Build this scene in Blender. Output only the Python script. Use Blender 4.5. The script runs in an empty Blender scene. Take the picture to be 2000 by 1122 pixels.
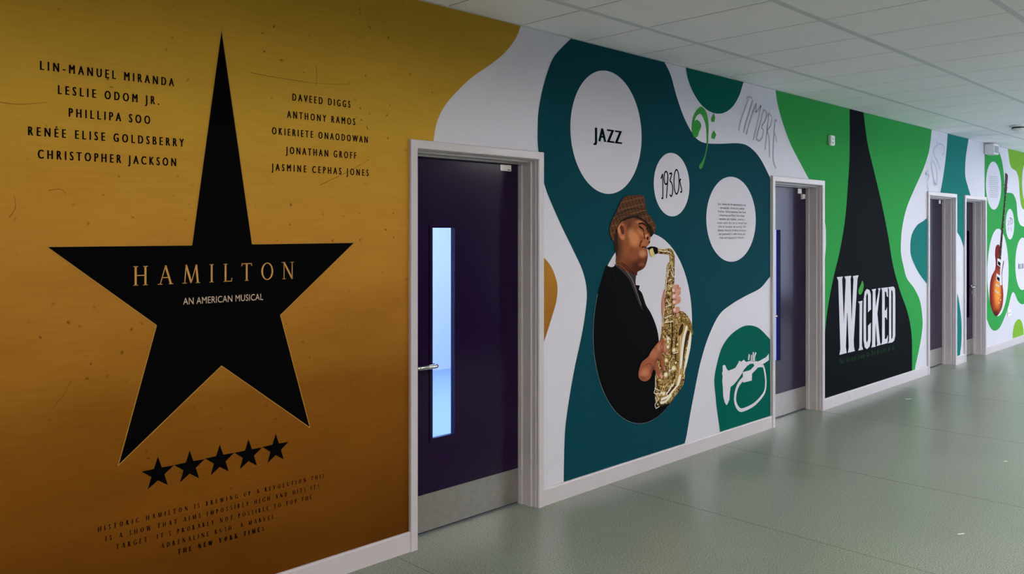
import bpy, bmesh, math, random
from mathutils import Vector
random.seed(7)
SC = bpy.context.scene
COL = SC.collection
PI = math.pi

# ------------------------------------------------------------------ camera
FPX, CX, HY = 1605.0, 1000.0, 455.5        # focal length, principal column, horizon row (2000x1122 frame)
TH = math.atan((2621 - CX) / FPX)          # angle between the view axis and the corridor wall
CT, ST = math.cos(TH), math.sin(TH)
CAM_H, CAM_D = 1.6, 3.3015                 # eye height, distance from the mural wall
cam_data = bpy.data.cameras.new('camera')
cam_data.sensor_width = 36.0
cam_data.lens = 36.0 * FPX / 2000.0
cam_data.shift_y = (HY - 561.0) / 2000.0
cam_data.clip_start = 0.05
cam = bpy.data.objects.new('camera', cam_data)
COL.objects.link(cam)
cam.location = (0, -CAM_D, CAM_H)
cam.rotation_euler = (PI / 2, 0, TH - PI / 2)
SC.camera = cam

# ------------------------------------------------------------------ light, sky, exposure
SC.view_settings.view_transform = 'Standard'
SC.view_settings.look = 'None'
SC.view_settings.gamma = 1.0
SC.view_settings.exposure = 0.32
SC.view_settings.use_curve_mapping = False
world = bpy.data.worlds.new('sky')
SC.world = world
world.use_nodes = True
wb = world.node_tree.nodes['Background']
wb.inputs[0].default_value = (0.62, 0.74, 1.0, 1)
wb.inputs[1].default_value = 3.8
PANEL_GLOW = 30.0                           # added corridor light panels, out of view
UP_GLOW = 14.0                              # their upward share, added to brighten the ceiling
ROOM_GLOW = 38.0                           # added light in the room behind the doors


# ------------------------------------------------------------------ helpers
def lin(c):
    c = c / 255.0
    return c / 12.92 if c <= 0.04045 else ((c + 0.055) / 1.055) ** 2.4


def rgb(r, g, b, k=1.0):
    return (min(1, lin(r) * k), min(1, lin(g) * k), min(1, lin(b) * k), 1)


MATS = {}


def mat(name, color, rough=0.5, metal=0.0, noise=0.0, nscale=20.0, spec=0.5):
    if name in MATS:
        return MATS[name]
    m = bpy.data.materials.new(name)
    m.use_nodes = True
    nt = m.node_tree
    b = nt.nodes['Principled BSDF']
    b.inputs['Base Color'].default_value = color
    b.inputs['Roughness'].default_value = rough
    b.inputs['Metallic'].default_value = metal
    b.inputs['Specular IOR Level'].default_value = spec
    if noise > 0:
        tc = nt.nodes.new('ShaderNodeTexCoord')
        n = nt.nodes.new('ShaderNodeTexNoise')
        n.inputs['Scale'].default_value = nscale
        n.inputs['Detail'].default_value = 4
        r = nt.nodes.new('ShaderNodeValToRGB')
        r.color_ramp.elements[0].position = 0.3
        r.color_ramp.elements[1].position = 0.7
        r.color_ramp.elements[0].color = tuple(c * (1 - noise) for c in color[:3]) + (1,)
        r.color_ramp.elements[1].color = tuple(min(1, c * (1 + noise)) for c in color[:3]) + (1,)
        nt.links.new(tc.outputs['Object'], n.inputs['Vector'])
        nt.links.new(n.outputs['Fac'], r.inputs['Fac'])
        nt.links.new(r.outputs['Color'], b.inputs['Base Color'])
    MATS[name] = m
    return m


def emis(name, color, strength):
    m = bpy.data.materials.new(name)
    m.use_nodes = True
    b = m.node_tree.nodes['Principled BSDF']
    b.inputs['Base Color'].default_value = (0.8, 0.8, 0.8, 1)
    b.inputs['Emission Color'].default_value = color
    b.inputs['Emission Strength'].default_value = strength
    return m


ORIGIN = {}


def tag(o, label=None, cat=None, group=None, kind=None):
    if label: o['label'] = label
    if cat: o['category'] = cat
    if group: o['group'] = group
    if kind: o['kind'] = kind
    return o


def thing(name, loc, label, cat, group=None, kind=None):
    o = bpy.data.objects.new(name, None)
    o.empty_display_size = 0.1
    COL.objects.link(o)
    o.location = loc
    ORIGIN[o.name] = Vector(loc)
    return tag(o, label, cat, group, kind)


def link(name, bm, material, parent=None, origin=None, smooth=False):
    """world-space bmesh -> ONE mesh object, parented and re-based on its thing's origin"""
    og = Vector((0, 0, 0))
    if parent is not None:
        og = ORIGIN[parent.name]
    elif origin is not None:
        og = Vector(origin)
    bmesh.ops.translate(bm, verts=bm.verts, vec=-og)
    me = bpy.data.meshes.new(name)
    bm.to_mesh(me)
    bm.free()
    if smooth:
        for p in me.polygons:
            p.use_smooth = True
    o = bpy.data.objects.new(name, me)
    COL.objects.link(o)
    me.materials.append(material)
    if parent is not None:
        o.parent = parent
    else:
        o.location = og
    ORIGIN[o.name] = og
    return o


def bx(bm, x0, x1, y0, y1, z0, z1):
    v = [bm.verts.new(p) for p in ((x0, y0, z0), (x1, y0, z0), (x1, y1, z0), (x0, y1, z0),
                                   (x0, y0, z1), (x1, y0, z1), (x1, y1, z1), (x0, y1, z1))]
    for f in ((0, 3, 2, 1), (4, 5, 6, 7), (0, 1, 5, 4), (1, 2, 6, 5), (2, 3, 7, 6), (3, 0, 4, 7)):
        bm.faces.new([v[i] for i in f])
    return bm


def box(x0, x1, y0, y1, z0, z1, bevel=0.0):
    bm = bx(bmesh.new(), x0, x1, y0, y1, z0, z1)
    if bevel:
        bmesh.ops.bevel(bm, geom=list(bm.edges), offset=bevel, segments=2, affect='EDGES')
    return bm


def tube(bm, pts, r, n=10):
    pts = [Vector(p) for p in pts]
    rings = []
    for i, p in enumerate(pts):
        d = (pts[min(i + 1, len(pts) - 1)] - pts[max(i - 1, 0)]).normalized()
        a = Vector((0, 0, 1)) if abs(d.z) < 0.9 else Vector((1, 0, 0))
        u = d.cross(a).normalized()
        w = d.cross(u).normalized()
        rings.append([bm.verts.new(p + r * (math.cos(2 * PI * k / n) * u + math.sin(2 * PI * k / n) * w)) for k in range(n)])
    for a, b in zip(rings, rings[1:]):
        for k in range(n):
            bm.faces.new((a[k], a[(k + 1) % n], b[(k + 1) % n], b[k]))
    bm.faces.new(rings[0][::-1])
    bm.faces.new(rings[-1])
    bmesh.ops.recalc_face_normals(bm, faces=bm.faces)
    return bm


def lathe(prof, cx, cy, n=28):
    bm = bmesh.new()
    rings = [[bm.verts.new((cx + r * math.cos(2 * PI * k / n), cy + r * math.sin(2 * PI * k / n), z)) for k in range(n)] for r, z in prof]
    for a, b in zip(rings, rings[1:]):
        for k in range(n):
            bm.faces.new((a[k], a[(k + 1) % n], b[(k + 1) % n], b[k]))
    bm.faces.new(rings[0]); bm.faces.new(rings[-1])
    bmesh.ops.recalc_face_normals(bm, faces=bm.faces)
    return bm


# ---- measuring: a point of the photograph -> metres on the mural wall (plane y = 0)
def at(px, py):
    a = (px - CX) / FPX
    b = (HY - py) / FPX
    t = CAM_D / (ST - a * CT)
    return ((CT + a * ST) * t, CAM_H + b * t)


def crop(ox, oy, k):
    """points read in an enlarged detail of the photograph"""
    return lambda pts: [at(ox + u / k, oy + v / k) for u, v in pts]


P1 = crop(0, 0, 1)


def smooth(pts, closed=True, n=7, sharp=()):
    """Catmull-Rom through wall points; indices in sharp stay corners"""
    N = len(pts)
    out = []
    rng = range(N) if closed else range(N - 1)
    for i in rng:
        p1, p2 = pts[i], pts[(i + 1) % N]
        p0 = pts[(i - 1) % N] if (closed or i > 0) else p1
        p3 = pts[(i + 2) % N] if (closed or i + 2 < N) else p2
        if i in sharp: p0 = p1
        if (i + 1) % N in sharp: p3 = p2
        if i in sharp and (i + 1) % N in sharp:
            out.append(p1)
            continue
        for k in range(n):
            t = k / n
            out.append(tuple(0.5 * (2 * p1[j] + (p2[j] - p0[j]) * t + (2 * p0[j] - 5 * p1[j] + 4 * p2[j] - p3[j]) * t * t
                                    + (3 * p1[j] - p0[j] - 3 * p2[j] + p3[j]) * t ** 3) for j in (0, 1)))
    if not closed:
        out.append(pts[-1])
    return out


LAY = 0.0008     # one printed film


def film(polys, layer, bm=None):
    """closed outlines in wall metres -> thin film plates lying on the wall"""
    bm = bm or bmesh.new()
    y0, y1 = -.001 - layer * LAY, -.001 - (layer + .85) * LAY
    for p in polys:
        q = []
        for a in p:
            if not q or (abs(a[0] - q[-1][0]) + abs(a[1] - q[-1][1])) > 1e-6:
                q.append(a)
        area = sum(q[i][0] * q[(i + 1) % len(q)][1] - q[(i + 1) % len(q)][0] * q[i][1] for i in range(len(q)))
        if area < 0:
            q = q[::-1]
        fr = [bm.verts.new((x, y1, z)) for x, z in q]
        bk = [bm.verts.new((x, y0, z)) for x, z in q]
        f = bm.faces.new(fr)
        f.normal_update()
        for i in range(len(q)):
            j = (i + 1) % len(q)
            bm.faces.new((fr[j], fr[i], bk[i], bk[j]))
        bmesh.ops.triangulate(bm, faces=[f], ngon_method='EAR_CLIP')
    return bm


def ring(cx, cz, rx, rz, n=72):
    return [(cx + rx * math.cos(2 * PI * k / n), cz + rz * math.sin(2 * PI * k / n)) for k in range(n)]


def disc_pts(l, r, t, b, n=72):
    ym = (t + b) / 2
    xl, xr = at(l, ym)[0], at(r, ym)[0]
    xc = (xl + xr) / 2
    a = (xc * ST - CAM_D * CT) / (xc * CT + CAM_D * ST)
    pc = CX + FPX * a
    z1, z0 = at(pc, t)[1], at(pc, b)[1]
    return ring(xc, (z0 + z1) / 2, (xr - xl) / 2, (z1 - z0) / 2, n)


def ribbon(pts, w):
    """brush stroke along wall points; w a width or a list of widths in metres"""
    N = len(pts)
    ws = w if isinstance(w, (list, tuple)) else [w] * N
    if len(ws) != N:
        ws = [ws[0] + (ws[-1] - ws[0]) * i / (N - 1) if len(ws) == 2 else ws[min(len(ws) - 1, int(i * len(ws) / N))] for i in range(N)]
    L, R = [], []
    for i, p in enumerate(pts):
        a, b = pts[max(i - 1, 0)], pts[min(i + 1, N - 1)]
        dx, dz = b[0] - a[0], b[1] - a[1]
        d = math.hypot(dx, dz) or 1
        nx, nz = -dz / d * ws[i] / 2, dx / d * ws[i] / 2
        L.append((p[0] + nx, p[1] + nz)); R.append((p[0] - nx, p[1] - nz))
    return [[L[i], L[i + 1], R[i + 1], R[i]] for i in range(N - 1)]


def quads(polys, layer, bm=None):
    """like film() but single front faces (strokes, letters)"""
    bm = bm or bmesh.new()
    y1 = -.001 - (layer + .85) * LAY
    for p in polys:
        area = sum(p[i][0] * p[(i + 1) % len(p)][1] - p[(i + 1) % len(p)][0] * p[i][1] for i in range(len(p)))
        if area < 0: p = p[::-1]
        try:
            f = bm.faces.new([bm.verts.new((x, y1, z)) for x, z in p])
        except ValueError:
            continue
        if len(p) > 4:
            f.normal_update()
            bmesh.ops.triangulate(bm, faces=[f], ngon_method='EAR_CLIP')
    return bm


def strokes(paths, w, layer, conv, sm=True):
    polys = []
    for p in paths:
        q = conv(p)
        if sm and len(q) > 2: q = smooth(q, closed=False, n=6)
        polys += ribbon(q, w)
    return quads(polys, layer)


# ---- sans lettering (built-in typeface)
def font_mesh(s, spacing, offset):
    cu = bpy.data.curves.new('lettering', 'FONT')
    cu.body = s
    cu.size = 1.0
    cu.space_character = spacing
    cu.offset = offset
    cu.resolution_u = 3
    cu.fill_mode = 'FRONT'
    ob = bpy.data.objects.new('lettering_tmp', cu)
    COL.objects.link(ob)
    dg = bpy.context.evaluated_depsgraph_get()
    me = bpy.data.meshes.new_from_object(ob.evaluated_get(dg))
    bpy.data.objects.remove(ob)
    bpy.data.curves.remove(cu)
    return me


def extent(me):
    xs = [v.co.x for v in me.vertices]
    return min(xs), max(xs)


CAPH = None


def sans(name, s, pl, pr, cap_px, layer, m, parent, condense=0.8, offset=0.0, center=None):
    """one line of lettering: baseline from pl to pr (photo points), capital height cap_px at pl"""
    global CAPH
    if CAPH is None:
        me = font_mesh('H', 1, 0)
        CAPH = max(v.co.y for v in me.vertices)
        bpy.data.meshes.remove(me)
    (xl, zl), (xr, zr) = at(*pl), at(*pr)
    zb = (zl + zr) / 2
    cap = at(pl[0], pl[1] - cap_px)[1] - zl
    sz = cap / CAPH
    sx = sz * condense
    a = font_mesh(s, 1.0, 0); b = font_mesh(s, 1.5, 0)
    (a0, a1), (b0, b1) = extent(a), extent(b)
    wa, wb_ = a1 - a0, b1 - b0
    need = (xr - xl) / sx
    sp = 1.0 + 0.5 * (need - wa) / (wb_ - wa)
    me = font_mesh(s, sp, 0)
    m0, m1 = extent(me)
    k = (xr - xl) / (m1 - m0)
    bm = bmesh.new()
    y = -.001 - (layer + .85) * LAY
    for du in ((-offset, 0, offset) if offset else (0,)):
        n0 = len(bm.verts)
        bm.from_mesh(me)
        bm.verts.ensure_lookup_table()
        for v in bm.verts[n0:]:
            v.co = Vector((xl + (v.co.x - m0) * k + du * sz, y, zb + v.co.y * sz))
    for f in bm.faces:
        f.normal_update()
        if f.normal.y > 0: f.normal_flip()
    for t in (a, b, me): bpy.data.meshes.remove(t)
    return link(name, bm, m, parent)


# ---- serif capitals drawn with a broad pen
T_, t_ = 0.105, 0.045
def _st(x): return [('L', x, 0, x, 1, T_), ('S', x, 0), ('S', x, 1)]
GL = {
    'H': (.78, _st(.14) + _st(.64) + [('L', .14, .52, .64, .52, t_)]),
    'A': (.80, [('L', .12, 0, .41, 1, t_), ('L', .40, 1, .70, 0, T_), ('L', .22, .36, .60, .36, t_), ('S', .12, 0), ('S', .70, 0)]),
    'M': (1.0, [('L', .13, 0, .22, 1, t_ * 1.2), ('L', .21, 1, .5, .02, T_), ('L', .5, .02, .78, 1, t_), ('L', .78, 1, .87, 0, T_), ('S', .13, 0), ('S', .87, 0)]),
    'I': (.30, _st(.15)),
    'L': (.58, _st(.15) + [('L', .15, .02, .5, .02, t_), ('L', .5, .0, .53, .2, t_)]),
    'T': (.68, [('L', .34, 0, .34, 1, T_), ('S', .34, 0), ('L', .05, .975, .63, .975, t_), ('L', .06, 1, .03, .84, t_), ('L', .62, 1, .65, .84, t_)]),
    'O': (.88, [('A', .44, .5, .38, .5, 0, 360)]),
    'N': (.82, [('L', .14, 0, .14, 1, t_ * 1.2), ('L', .13, 1, .69, 0, T_), ('L', .68, 0, .68, 1, t_ * 1.2), ('S', .14, 0), ('S', .68, 1), ('S', .10, 1)]),
    'R': (.68, _st(.15) + [('A', .18, .74, .32, .26, -90, 90), ('L', .30, .5, .62, 0, T_), ('L', .15, .48, .24, .48, t_)]),
    'S': (.54, [('A', .27, .745, .19, .255, 30, 270), ('A', .27, .25, .21, .25, 90, -150)]),
    'C': (.78, [('A', .44, .5, .38, .5, 42, 318), ('L', .71, .82, .72, .98, t_), ('L', .71, .18, .72, .02, t_)]),
    'G': (.84, [('A', .44, .5, .38, .5, 42, 315), ('L', .73, .06, .73, .4, T_), ('S', .73, .4), ('L', .71, .82, .72, .98, t_)]),
    'B': (.62, _st(.15) + [('A', .18, .76, .27, .24, -90, 90), ('A', .18, .26, .34, .26, -90, 90)]),
    'E': (.56, _st(.15) + [('L', .15, .975, .48, .975, t_), ('L', .15, .52, .42, .52, t_), ('L', .15, .025, .5, .025, t_), ('L', .48, 1, .49, .85, t_), ('L', .5, 0, .52, .17, t_)]),
    'F': (.54, _st(.15) + [('L', .15, .975, .48, .975, t_), ('L', .15, .52, .42, .52, t_), ('L', .48, 1, .49, .85, t_)]),
    'W': (1.04, [('L', .08, 1, .31, 0, T_), ('L', .31, 0, .52, 1, t_), ('L', .50, 1, .74, 0, T_), ('L', .74, 0, .95, 1, t_), ('S', .08, 1), ('S', .52, 1), ('S', .95, 1)]),
    'U': (.76, [('L', .15, .3, .15, 1, T_), ('A', .38, .3, .23, .3, 180, 360), ('L', .61, .3, .61, 1, t_), ('S', .15, 1), ('S', .61, 1)]),
    'P': (.58, _st(.15) + [('A', .18, .72, .33, .28, -90, 90)]),
    'V': (.74, [('L', .08, 1, .37, 0, T_), ('L', .37, 0, .66, 1, t_), ('S', .08, 1), ('S', .66, 1)]),
    'Y': (.68, [('L', .07, 1, .34, .48, T_), ('L', .34, .48, .61, 1, t_), ('L', .34, 0, .34, .5, T_), ('S', .07, 1), ('S', .61, 1), ('S', .34, 0)]),
    'K': (.70, _st(.15) + [('L', .18, .48, .56, 1, t_), ('L', .25, .55, .64, 0, T_), ('S', .56, 1), ('S', .64, 0)]),
    'D': (.82, _st(.15) + [('A', .18, .5, .54, .5, -90, 90)]),
    'Z': (.62, [('L', .08, .975, .54, .975, t_), ('L', .54, 1, .08, 0, T_), ('L', .08, .025, .56, .025, t_), ('L', .08, 1, .07, .84, t_), ('L', .56, 0, .58, .17, t_)]),
    '.': (.24, [('L', .12, 0, .12, .11, .11)]),
    "'": (.22, [('L', .11, .78, .12, 1, .08)]),
    ' ': (.36, []),
}


def glyph(ch, weight):
    w, items = GL[ch]
    polys = []
    for it in items:
        if it[0] == 'L':
            polys += ribbon([(it[1], it[2]), (it[3], it[4])], it[5] * weight)
        elif it[0] == 'S':
            y = it[2]; s = 0.032 if y < .5 else -0.032
            x = it[1]
            polys.append([(x - .125, y), (x + .125, y), (x + .125, y + s), (x - .125, y + s)])
        else:
            _, cx, cy, rx, ry, a0, a1 = it
            n = max(8, int(abs(a1 - a0) / 12))
            pts, ws = [], []
            for i in range(n + 1):
                a = math.radians(a0 + (a1 - a0) * i / n)
                th = (t_ + (T_ - t_) * abs(math.cos(a)) ** 1.3) * weight
                pts.append((cx + (rx - th / 2) * math.cos(a), cy + (ry - th / 2) * math.sin(a)))
                ws.append(th)
            polys += ribbon(pts, ws)
    return w, polys


def serif(name, s, pl, pr, cap_px, layer, m, parent, condense=0.85, weight=1.0, initials=None, apart=False):
    (xl, zl), (xr, zr) = at(*pl), at(*pr)
    zb = (zl + zr) / 2
    cap = at(pl[0], pl[1] - cap_px)[1] - zl
    sx = cap * condense
    def scale(i):
        return 1.0 if initials is None or i == 0 or s[i - 1] == ' ' else initials
    tot = sum(GL[c][0] * scale(i) for i, c in enumerate(s)) * sx
    track = (xr - xl - tot) / (len(s) - 1)
    x = xl
    polys = []
    for i, c in enumerate(s):
        w, pp = glyph(c, weight)
        q = scale(i)
        for p in pp:
            polys.append([(x + a * sx * q, zb + b * cap * q) for a, b in p])
        if apart:
            link(name, quads(polys, layer), m, parent)
            polys = []
        x += w * sx * q + track
    return None if apart else link(name, quads(polys, layer), m, parent)


# ------------------------------------------------------------------ materials
def panel_gold():
    m = bpy.data.materials.new('weathered_gold_print')
    m.use_nodes = True
    nt = m.node_tree; N = nt.nodes; Lk = nt.links
    b = N['Principled BSDF']
    b.inputs['Roughness'].default_value = 0.6
    b.inputs['Specular IOR Level'].default_value = 0.05
    geo = N.new('ShaderNodeNewGeometry')
    sep = N.new('ShaderNodeSeparateXYZ')
    Lk.new(geo.outputs['Position'], sep.inputs[0])
    big = N.new('ShaderNodeTexNoise'); big.inputs['Scale'].default_value = 1.6; big.inputs['Detail'].default_value = 6
    mp = N.new('ShaderNodeMapping'); mp.inputs['Scale'].default_value = (1, 1, 3.2)
    Lk.new(geo.outputs['Position'], mp.inputs[0]); Lk.new(mp.outputs[0], big.inputs['Vector'])
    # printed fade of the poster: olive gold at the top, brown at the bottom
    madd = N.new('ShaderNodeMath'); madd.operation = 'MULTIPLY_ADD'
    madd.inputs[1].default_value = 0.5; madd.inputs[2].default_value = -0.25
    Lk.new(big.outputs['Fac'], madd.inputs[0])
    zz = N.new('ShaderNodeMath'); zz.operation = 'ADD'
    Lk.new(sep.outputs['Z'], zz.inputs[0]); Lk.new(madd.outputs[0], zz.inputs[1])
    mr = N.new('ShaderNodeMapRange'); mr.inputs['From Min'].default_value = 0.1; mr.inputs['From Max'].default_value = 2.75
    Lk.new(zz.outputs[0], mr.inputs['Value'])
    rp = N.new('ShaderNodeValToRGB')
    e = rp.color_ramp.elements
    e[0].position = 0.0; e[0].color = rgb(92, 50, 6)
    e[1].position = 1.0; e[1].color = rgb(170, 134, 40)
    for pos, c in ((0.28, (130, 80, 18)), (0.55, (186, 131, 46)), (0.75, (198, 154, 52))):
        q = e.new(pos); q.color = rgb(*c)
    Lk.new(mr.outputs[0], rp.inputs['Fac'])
    # wood-like horizontal streaks
    st = N.new('ShaderNodeTexNoise'); st.inputs['Scale'].default_value = 3.0; st.inputs['Detail'].default_value = 8
    mp2 = N.new('ShaderNodeMapping'); mp2.inputs['Scale'].default_value = (2.2, 1, 26)
    Lk.new(geo.outputs['Position'], mp2.inputs[0]); Lk.new(mp2.outputs[0], st.inputs['Vector'])
    r2 = N.new('ShaderNodeValToRGB'); r2.color_ramp.elements[0].position = 0.3; r2.color_ramp.elements[1].position = 0.7
    r2.color_ramp.elements[0].color = (0.94, 0.93, 0.92, 1); r2.color_ramp.elements[1].color = (1.03, 1.02, 1.0, 1)
    Lk.new(st.outputs['Fac'], r2.inputs['Fac'])
    mx = N.new('ShaderNodeMix'); mx.data_type = 'RGBA'; mx.blend_type = 'MULTIPLY'; mx.inputs['Factor'].default_value = 1
    Lk.new(rp.outputs['Color'], mx.inputs[6]); Lk.new(r2.outputs['Color'], mx.inputs[7])
    # rusty flecks
    vo = N.new('ShaderNodeTexVoronoi'); vo.inputs['Scale'].default_value = 17.0
    dn = N.new('ShaderNodeTexNoise'); dn.inputs['Scale'].default_value = 30
    dm = N.new('ShaderNodeMix'); dm.data_type = 'VECTOR'; dm.inputs['Factor'].default_value = 0.03
    Lk.new(geo.outputs['Position'], dn.inputs['Vector']); Lk.new(geo.outputs['Position'], dm.inputs[4]); Lk.new(dn.outputs['Color'], dm.inputs[5])
    Lk.new(dm.outputs[1], vo.inputs['Vector'])
    r3 = N.new('ShaderNodeValToRGB'); r3.color_ramp.elements[0].position = 0.04; r3.color_ramp.elements[1].position = 0.12
    r3.color_ramp.elements[0].color = (1, 1, 1, 1); r3.color_ramp.elements[1].color = (0, 0, 0, 1)
    Lk.new(vo.outputs['Distance'], r3.inputs['Fac'])
    gate = N.new('ShaderNodeTexNoise'); gate.inputs['Scale'].default_value = 2.3; gate.inputs['Detail'].default_value = 5
    Lk.new(geo.outputs['Position'], gate.inputs['Vector'])
    r4 = N.new('ShaderNodeValToRGB'); r4.color_ramp.elements[0].position = 0.42; r4.color_ramp.elements[1].position = 0.6
    Lk.new(gate.outputs['Fac'], r4.inputs['Fac'])
    ml = N.new('ShaderNodeMath'); ml.operation = 'MULTIPLY'
    Lk.new(r3.outputs['Color'], ml.inputs[0]); Lk.new(r4.outputs['Color'], ml.inputs[1])
    m3 = N.new('ShaderNodeMath'); m3.operation = 'MULTIPLY'; m3.inputs[1].default_value = 0.75
    Lk.new(ml.outputs[0], m3.inputs[0])
    mx2 = N.new('ShaderNodeMix'); mx2.data_type = 'RGBA'
    mx2.inputs[7].default_value = rgb(80, 35, 10)
    Lk.new(m3.outputs[0], mx2.inputs['Factor']); Lk.new(mx.outputs[2], mx2.inputs[6])
    Lk.new(mx2.outputs[2], b.inputs['Base Color'])
    return m


def floor_material():
    m = bpy.data.materials.new('speckled_green_vinyl')
    m.use_nodes = True
    nt = m.node_tree; N = nt.nodes; Lk = nt.links
    b = N['Principled BSDF']
    geo = N.new('ShaderNodeNewGeometry')
    base = N.new('ShaderNodeTexNoise'); base.inputs['Scale'].default_value = 170; base.inputs['Detail'].default_value = 3
    Lk.new(geo.outputs['Position'], base.inputs['Vector'])
    rp = N.new('ShaderNodeValToRGB')
    e = rp.color_ramp.elements
    e[0].position = 0.32; e[0].color = rgb(70, 78, 68)
    e[1].position = 0.68; e[1].color = rgb(168, 174, 160)
    q = e.new(0.5); q.color = rgb(118, 126, 112)
    Lk.new(base.outputs['Fac'], rp.inputs['Fac'])
    blot = N.new('ShaderNodeTexNoise'); blot.inputs['Scale'].default_value = 0.9; blot.inputs['Detail'].default_value = 5
    Lk.new(geo.outputs['Position'], blot.inputs['Vector'])
    r2 = N.new('ShaderNodeValToRGB'); r2.color_ramp.elements[0].position = 0.35; r2.color_ramp.elements[1].position = 0.65
    r2.color_ramp.elements[0].color = (0.86, 0.88, 0.86, 1); r2.color_ramp.elements[1].color = (1.05, 1.05, 1.05, 1)
    Lk.new(blot.outputs['Fac'], r2.inputs['Fac'])
    mx = N.new('ShaderNodeMix'); mx.data_type = 'RGBA'; mx.blend_type = 'MULTIPLY'; mx.inputs['Factor'].default_value = 1
    Lk.new(rp.outputs['Color'], mx.inputs[6]); Lk.new(r2.outputs['Color'], mx.inputs[7])
    Lk.new(mx.outputs[2], b.inputs['Base Color'])
    rr = N.new('ShaderNodeMapRange'); rr.inputs['To Min'].default_value = 0.24; rr.inputs['To Max'].default_value = 0.36
    Lk.new(blot.outputs['Fac'], rr.inputs['Value'])
    Lk.new(rr.outputs[0], b.inputs['Roughness'])
    bp = N.new('ShaderNodeBump'); bp.inputs['Strength'].default_value = 0.08; bp.inputs['Distance'].default_value = 0.001
    Lk.new(base.outputs['Fac'], bp.inputs['Height']); Lk.new(bp.outputs[0], b.inputs['Normal'])
    return m


def tweed_material():
    m = bpy.data.materials.new('printed_brown_tweed')
    m.use_nodes = True
    nt = m.node_tree; N = nt.nodes; Lk = nt.links
    b = N['Principled BSDF']; b.inputs['Roughness'].default_value = 0.7; b.inputs['Specular IOR Level'].default_value = 0.03
    geo = N.new('ShaderNodeNewGeometry')
    n = N.new('ShaderNodeTexNoise'); n.inputs['Scale'].default_value = 130; n.inputs['Detail'].default_value = 4
    Lk.new(geo.outputs['Position'], n.inputs['Vector'])
    rp = N.new('ShaderNodeValToRGB'); e = rp.color_ramp.elements
    e[0].position = 0.32; e[0].color = rgb(48, 28, 17)
    e[1].position = 0.7; e[1].color = rgb(108, 70, 42)
    Lk.new(n.outputs['Fac'], rp.inputs['Fac'])
    cur = rp.outputs['Color']
    for rot, sc in ((0.5, 9.0), (1.75, 7.0)):
        mp = N.new('ShaderNodeMapping'); mp.inputs['Rotation'].default_value = (0, rot, 0)
        Lk.new(geo.outputs['Position'], mp.inputs[0])
        w = N.new('ShaderNodeTexWave'); w.inputs['Scale'].default_value = sc; w.inputs['Distortion'].default_value = 0.6
        Lk.new(mp.outputs[0], w.inputs['Vector'])
        r2 = N.new('ShaderNodeValToRGB'); r2.color_ramp.elements[0].position = 0.84; r2.color_ramp.elements[1].position = 0.97
        r2.color_ramp.elements[0].color = (0, 0, 0, 1); r2.color_ramp.elements[1].color = (0.35, 0.35, 0.35, 1)
        Lk.new(w.outputs['Fac'], r2.inputs['Fac'])
        mx = N.new('ShaderNodeMix'); mx.data_type = 'RGBA'; mx.inputs[7].default_value = rgb(140, 100, 66)
        Lk.new(r2.outputs['Color'], mx.inputs['Factor']); Lk.new(cur, mx.inputs[6])
        cur = mx.outputs[2]
    Lk.new(cur, b.inputs['Base Color'])
    return m


def brass_print():
    m = bpy.data.materials.new('printed_brass_keywork')
    m.use_nodes = True
    nt = m.node_tree; N = nt.nodes; Lk = nt.links
    b = N['Principled BSDF']; b.inputs['Roughness'].default_value = 0.7; b.inputs['Specular IOR Level'].default_value = 0.03
    geo = N.new('ShaderNodeNewGeometry')
    v = N.new('ShaderNodeTexVoronoi'); v.inputs['Scale'].default_value = 34; v.feature = 'SMOOTH_F1'
    Lk.new(geo.outputs['Position'], v.inputs['Vector'])
    n = N.new('ShaderNodeTexNoise'); n.inputs['Scale'].default_value = 48; n.inputs['Detail'].default_value = 3; n.inputs['Distortion'].default_value = 1.5
    Lk.new(geo.outputs['Position'], n.inputs['Vector'])
    rp = N.new('ShaderNodeValToRGB'); e = rp.color_ramp.elements
    e[0].position = 0.33; e[0].color = rgb(40, 26, 14)
    e[1].position = 0.68; e[1].color = rgb(240, 226, 180)
    for pos, c in ((0.44, (104, 76, 38)), (0.52, (158, 124, 66)), (0.6, (196, 164, 98))):
        q = e.new(pos); q.color = rgb(*c)
    Lk.new(n.outputs['Fac'], rp.inputs['Fac'])
    Lk.new(rp.outputs['Color'], b.inputs['Base Color'])
    return m


K = 1.0    # print colours are noted as seen; the film itself is a little lighter
def pr(name, r, g, b, rough=0.7, k=K, noise=0.0, nscale=20):
    return mat(name, rgb(r, g, b, k), rough, 0, noise, nscale, 0.03)


M_WALL = mat('white_wall_paint', rgb(208, 206, 212), 0.5, noise=0.015, nscale=9)
M_FACING = mat('darkened_facing_wall', rgb(58, 60, 68), 0.6, noise=0.03, nscale=5)  # unseen wall, coloured dark so reflections in the doors stay dark
M_TRIM = mat('white_gloss_trim', rgb(196, 189, 190), 0.32, noise=0.02, nscale=14)
M_CEIL = mat('ceiling_tile_mineral', rgb(248, 248, 250), 0.9, noise=0.03, nscale=120)
M_GRID = mat('ceiling_grid_metal', rgb(212, 216, 218), 0.5)
M_VOID = mat('void_and_joint_dark', rgb(12, 13, 14), 0.9)
M_FLOOR = floor_material()
M_SEAM = mat('floor_weld_seam', rgb(96, 106, 90), 0.6)
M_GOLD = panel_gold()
M_BLACK = pr('black_print', 3, 3, 3)
M_INK = pr('dark_ink_print', 34, 22, 16)
M_QUOTE = pr('brown_ink_print', 20, 8, 4)
M_LINE = pr('pale_gold_print', 176, 130, 62)
M_TITLE = pr('gold_lettering_print', 206, 152, 82)
M_SUB = pr('cream_lettering_print', 214, 186, 158)
M_WHITE = pr('white_print', 213, 210, 216)
M_TEAL = pr('deep_teal_print', 11, 66, 76)
M_SEA = pr('sea_green_print', 0, 92, 78)
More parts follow.
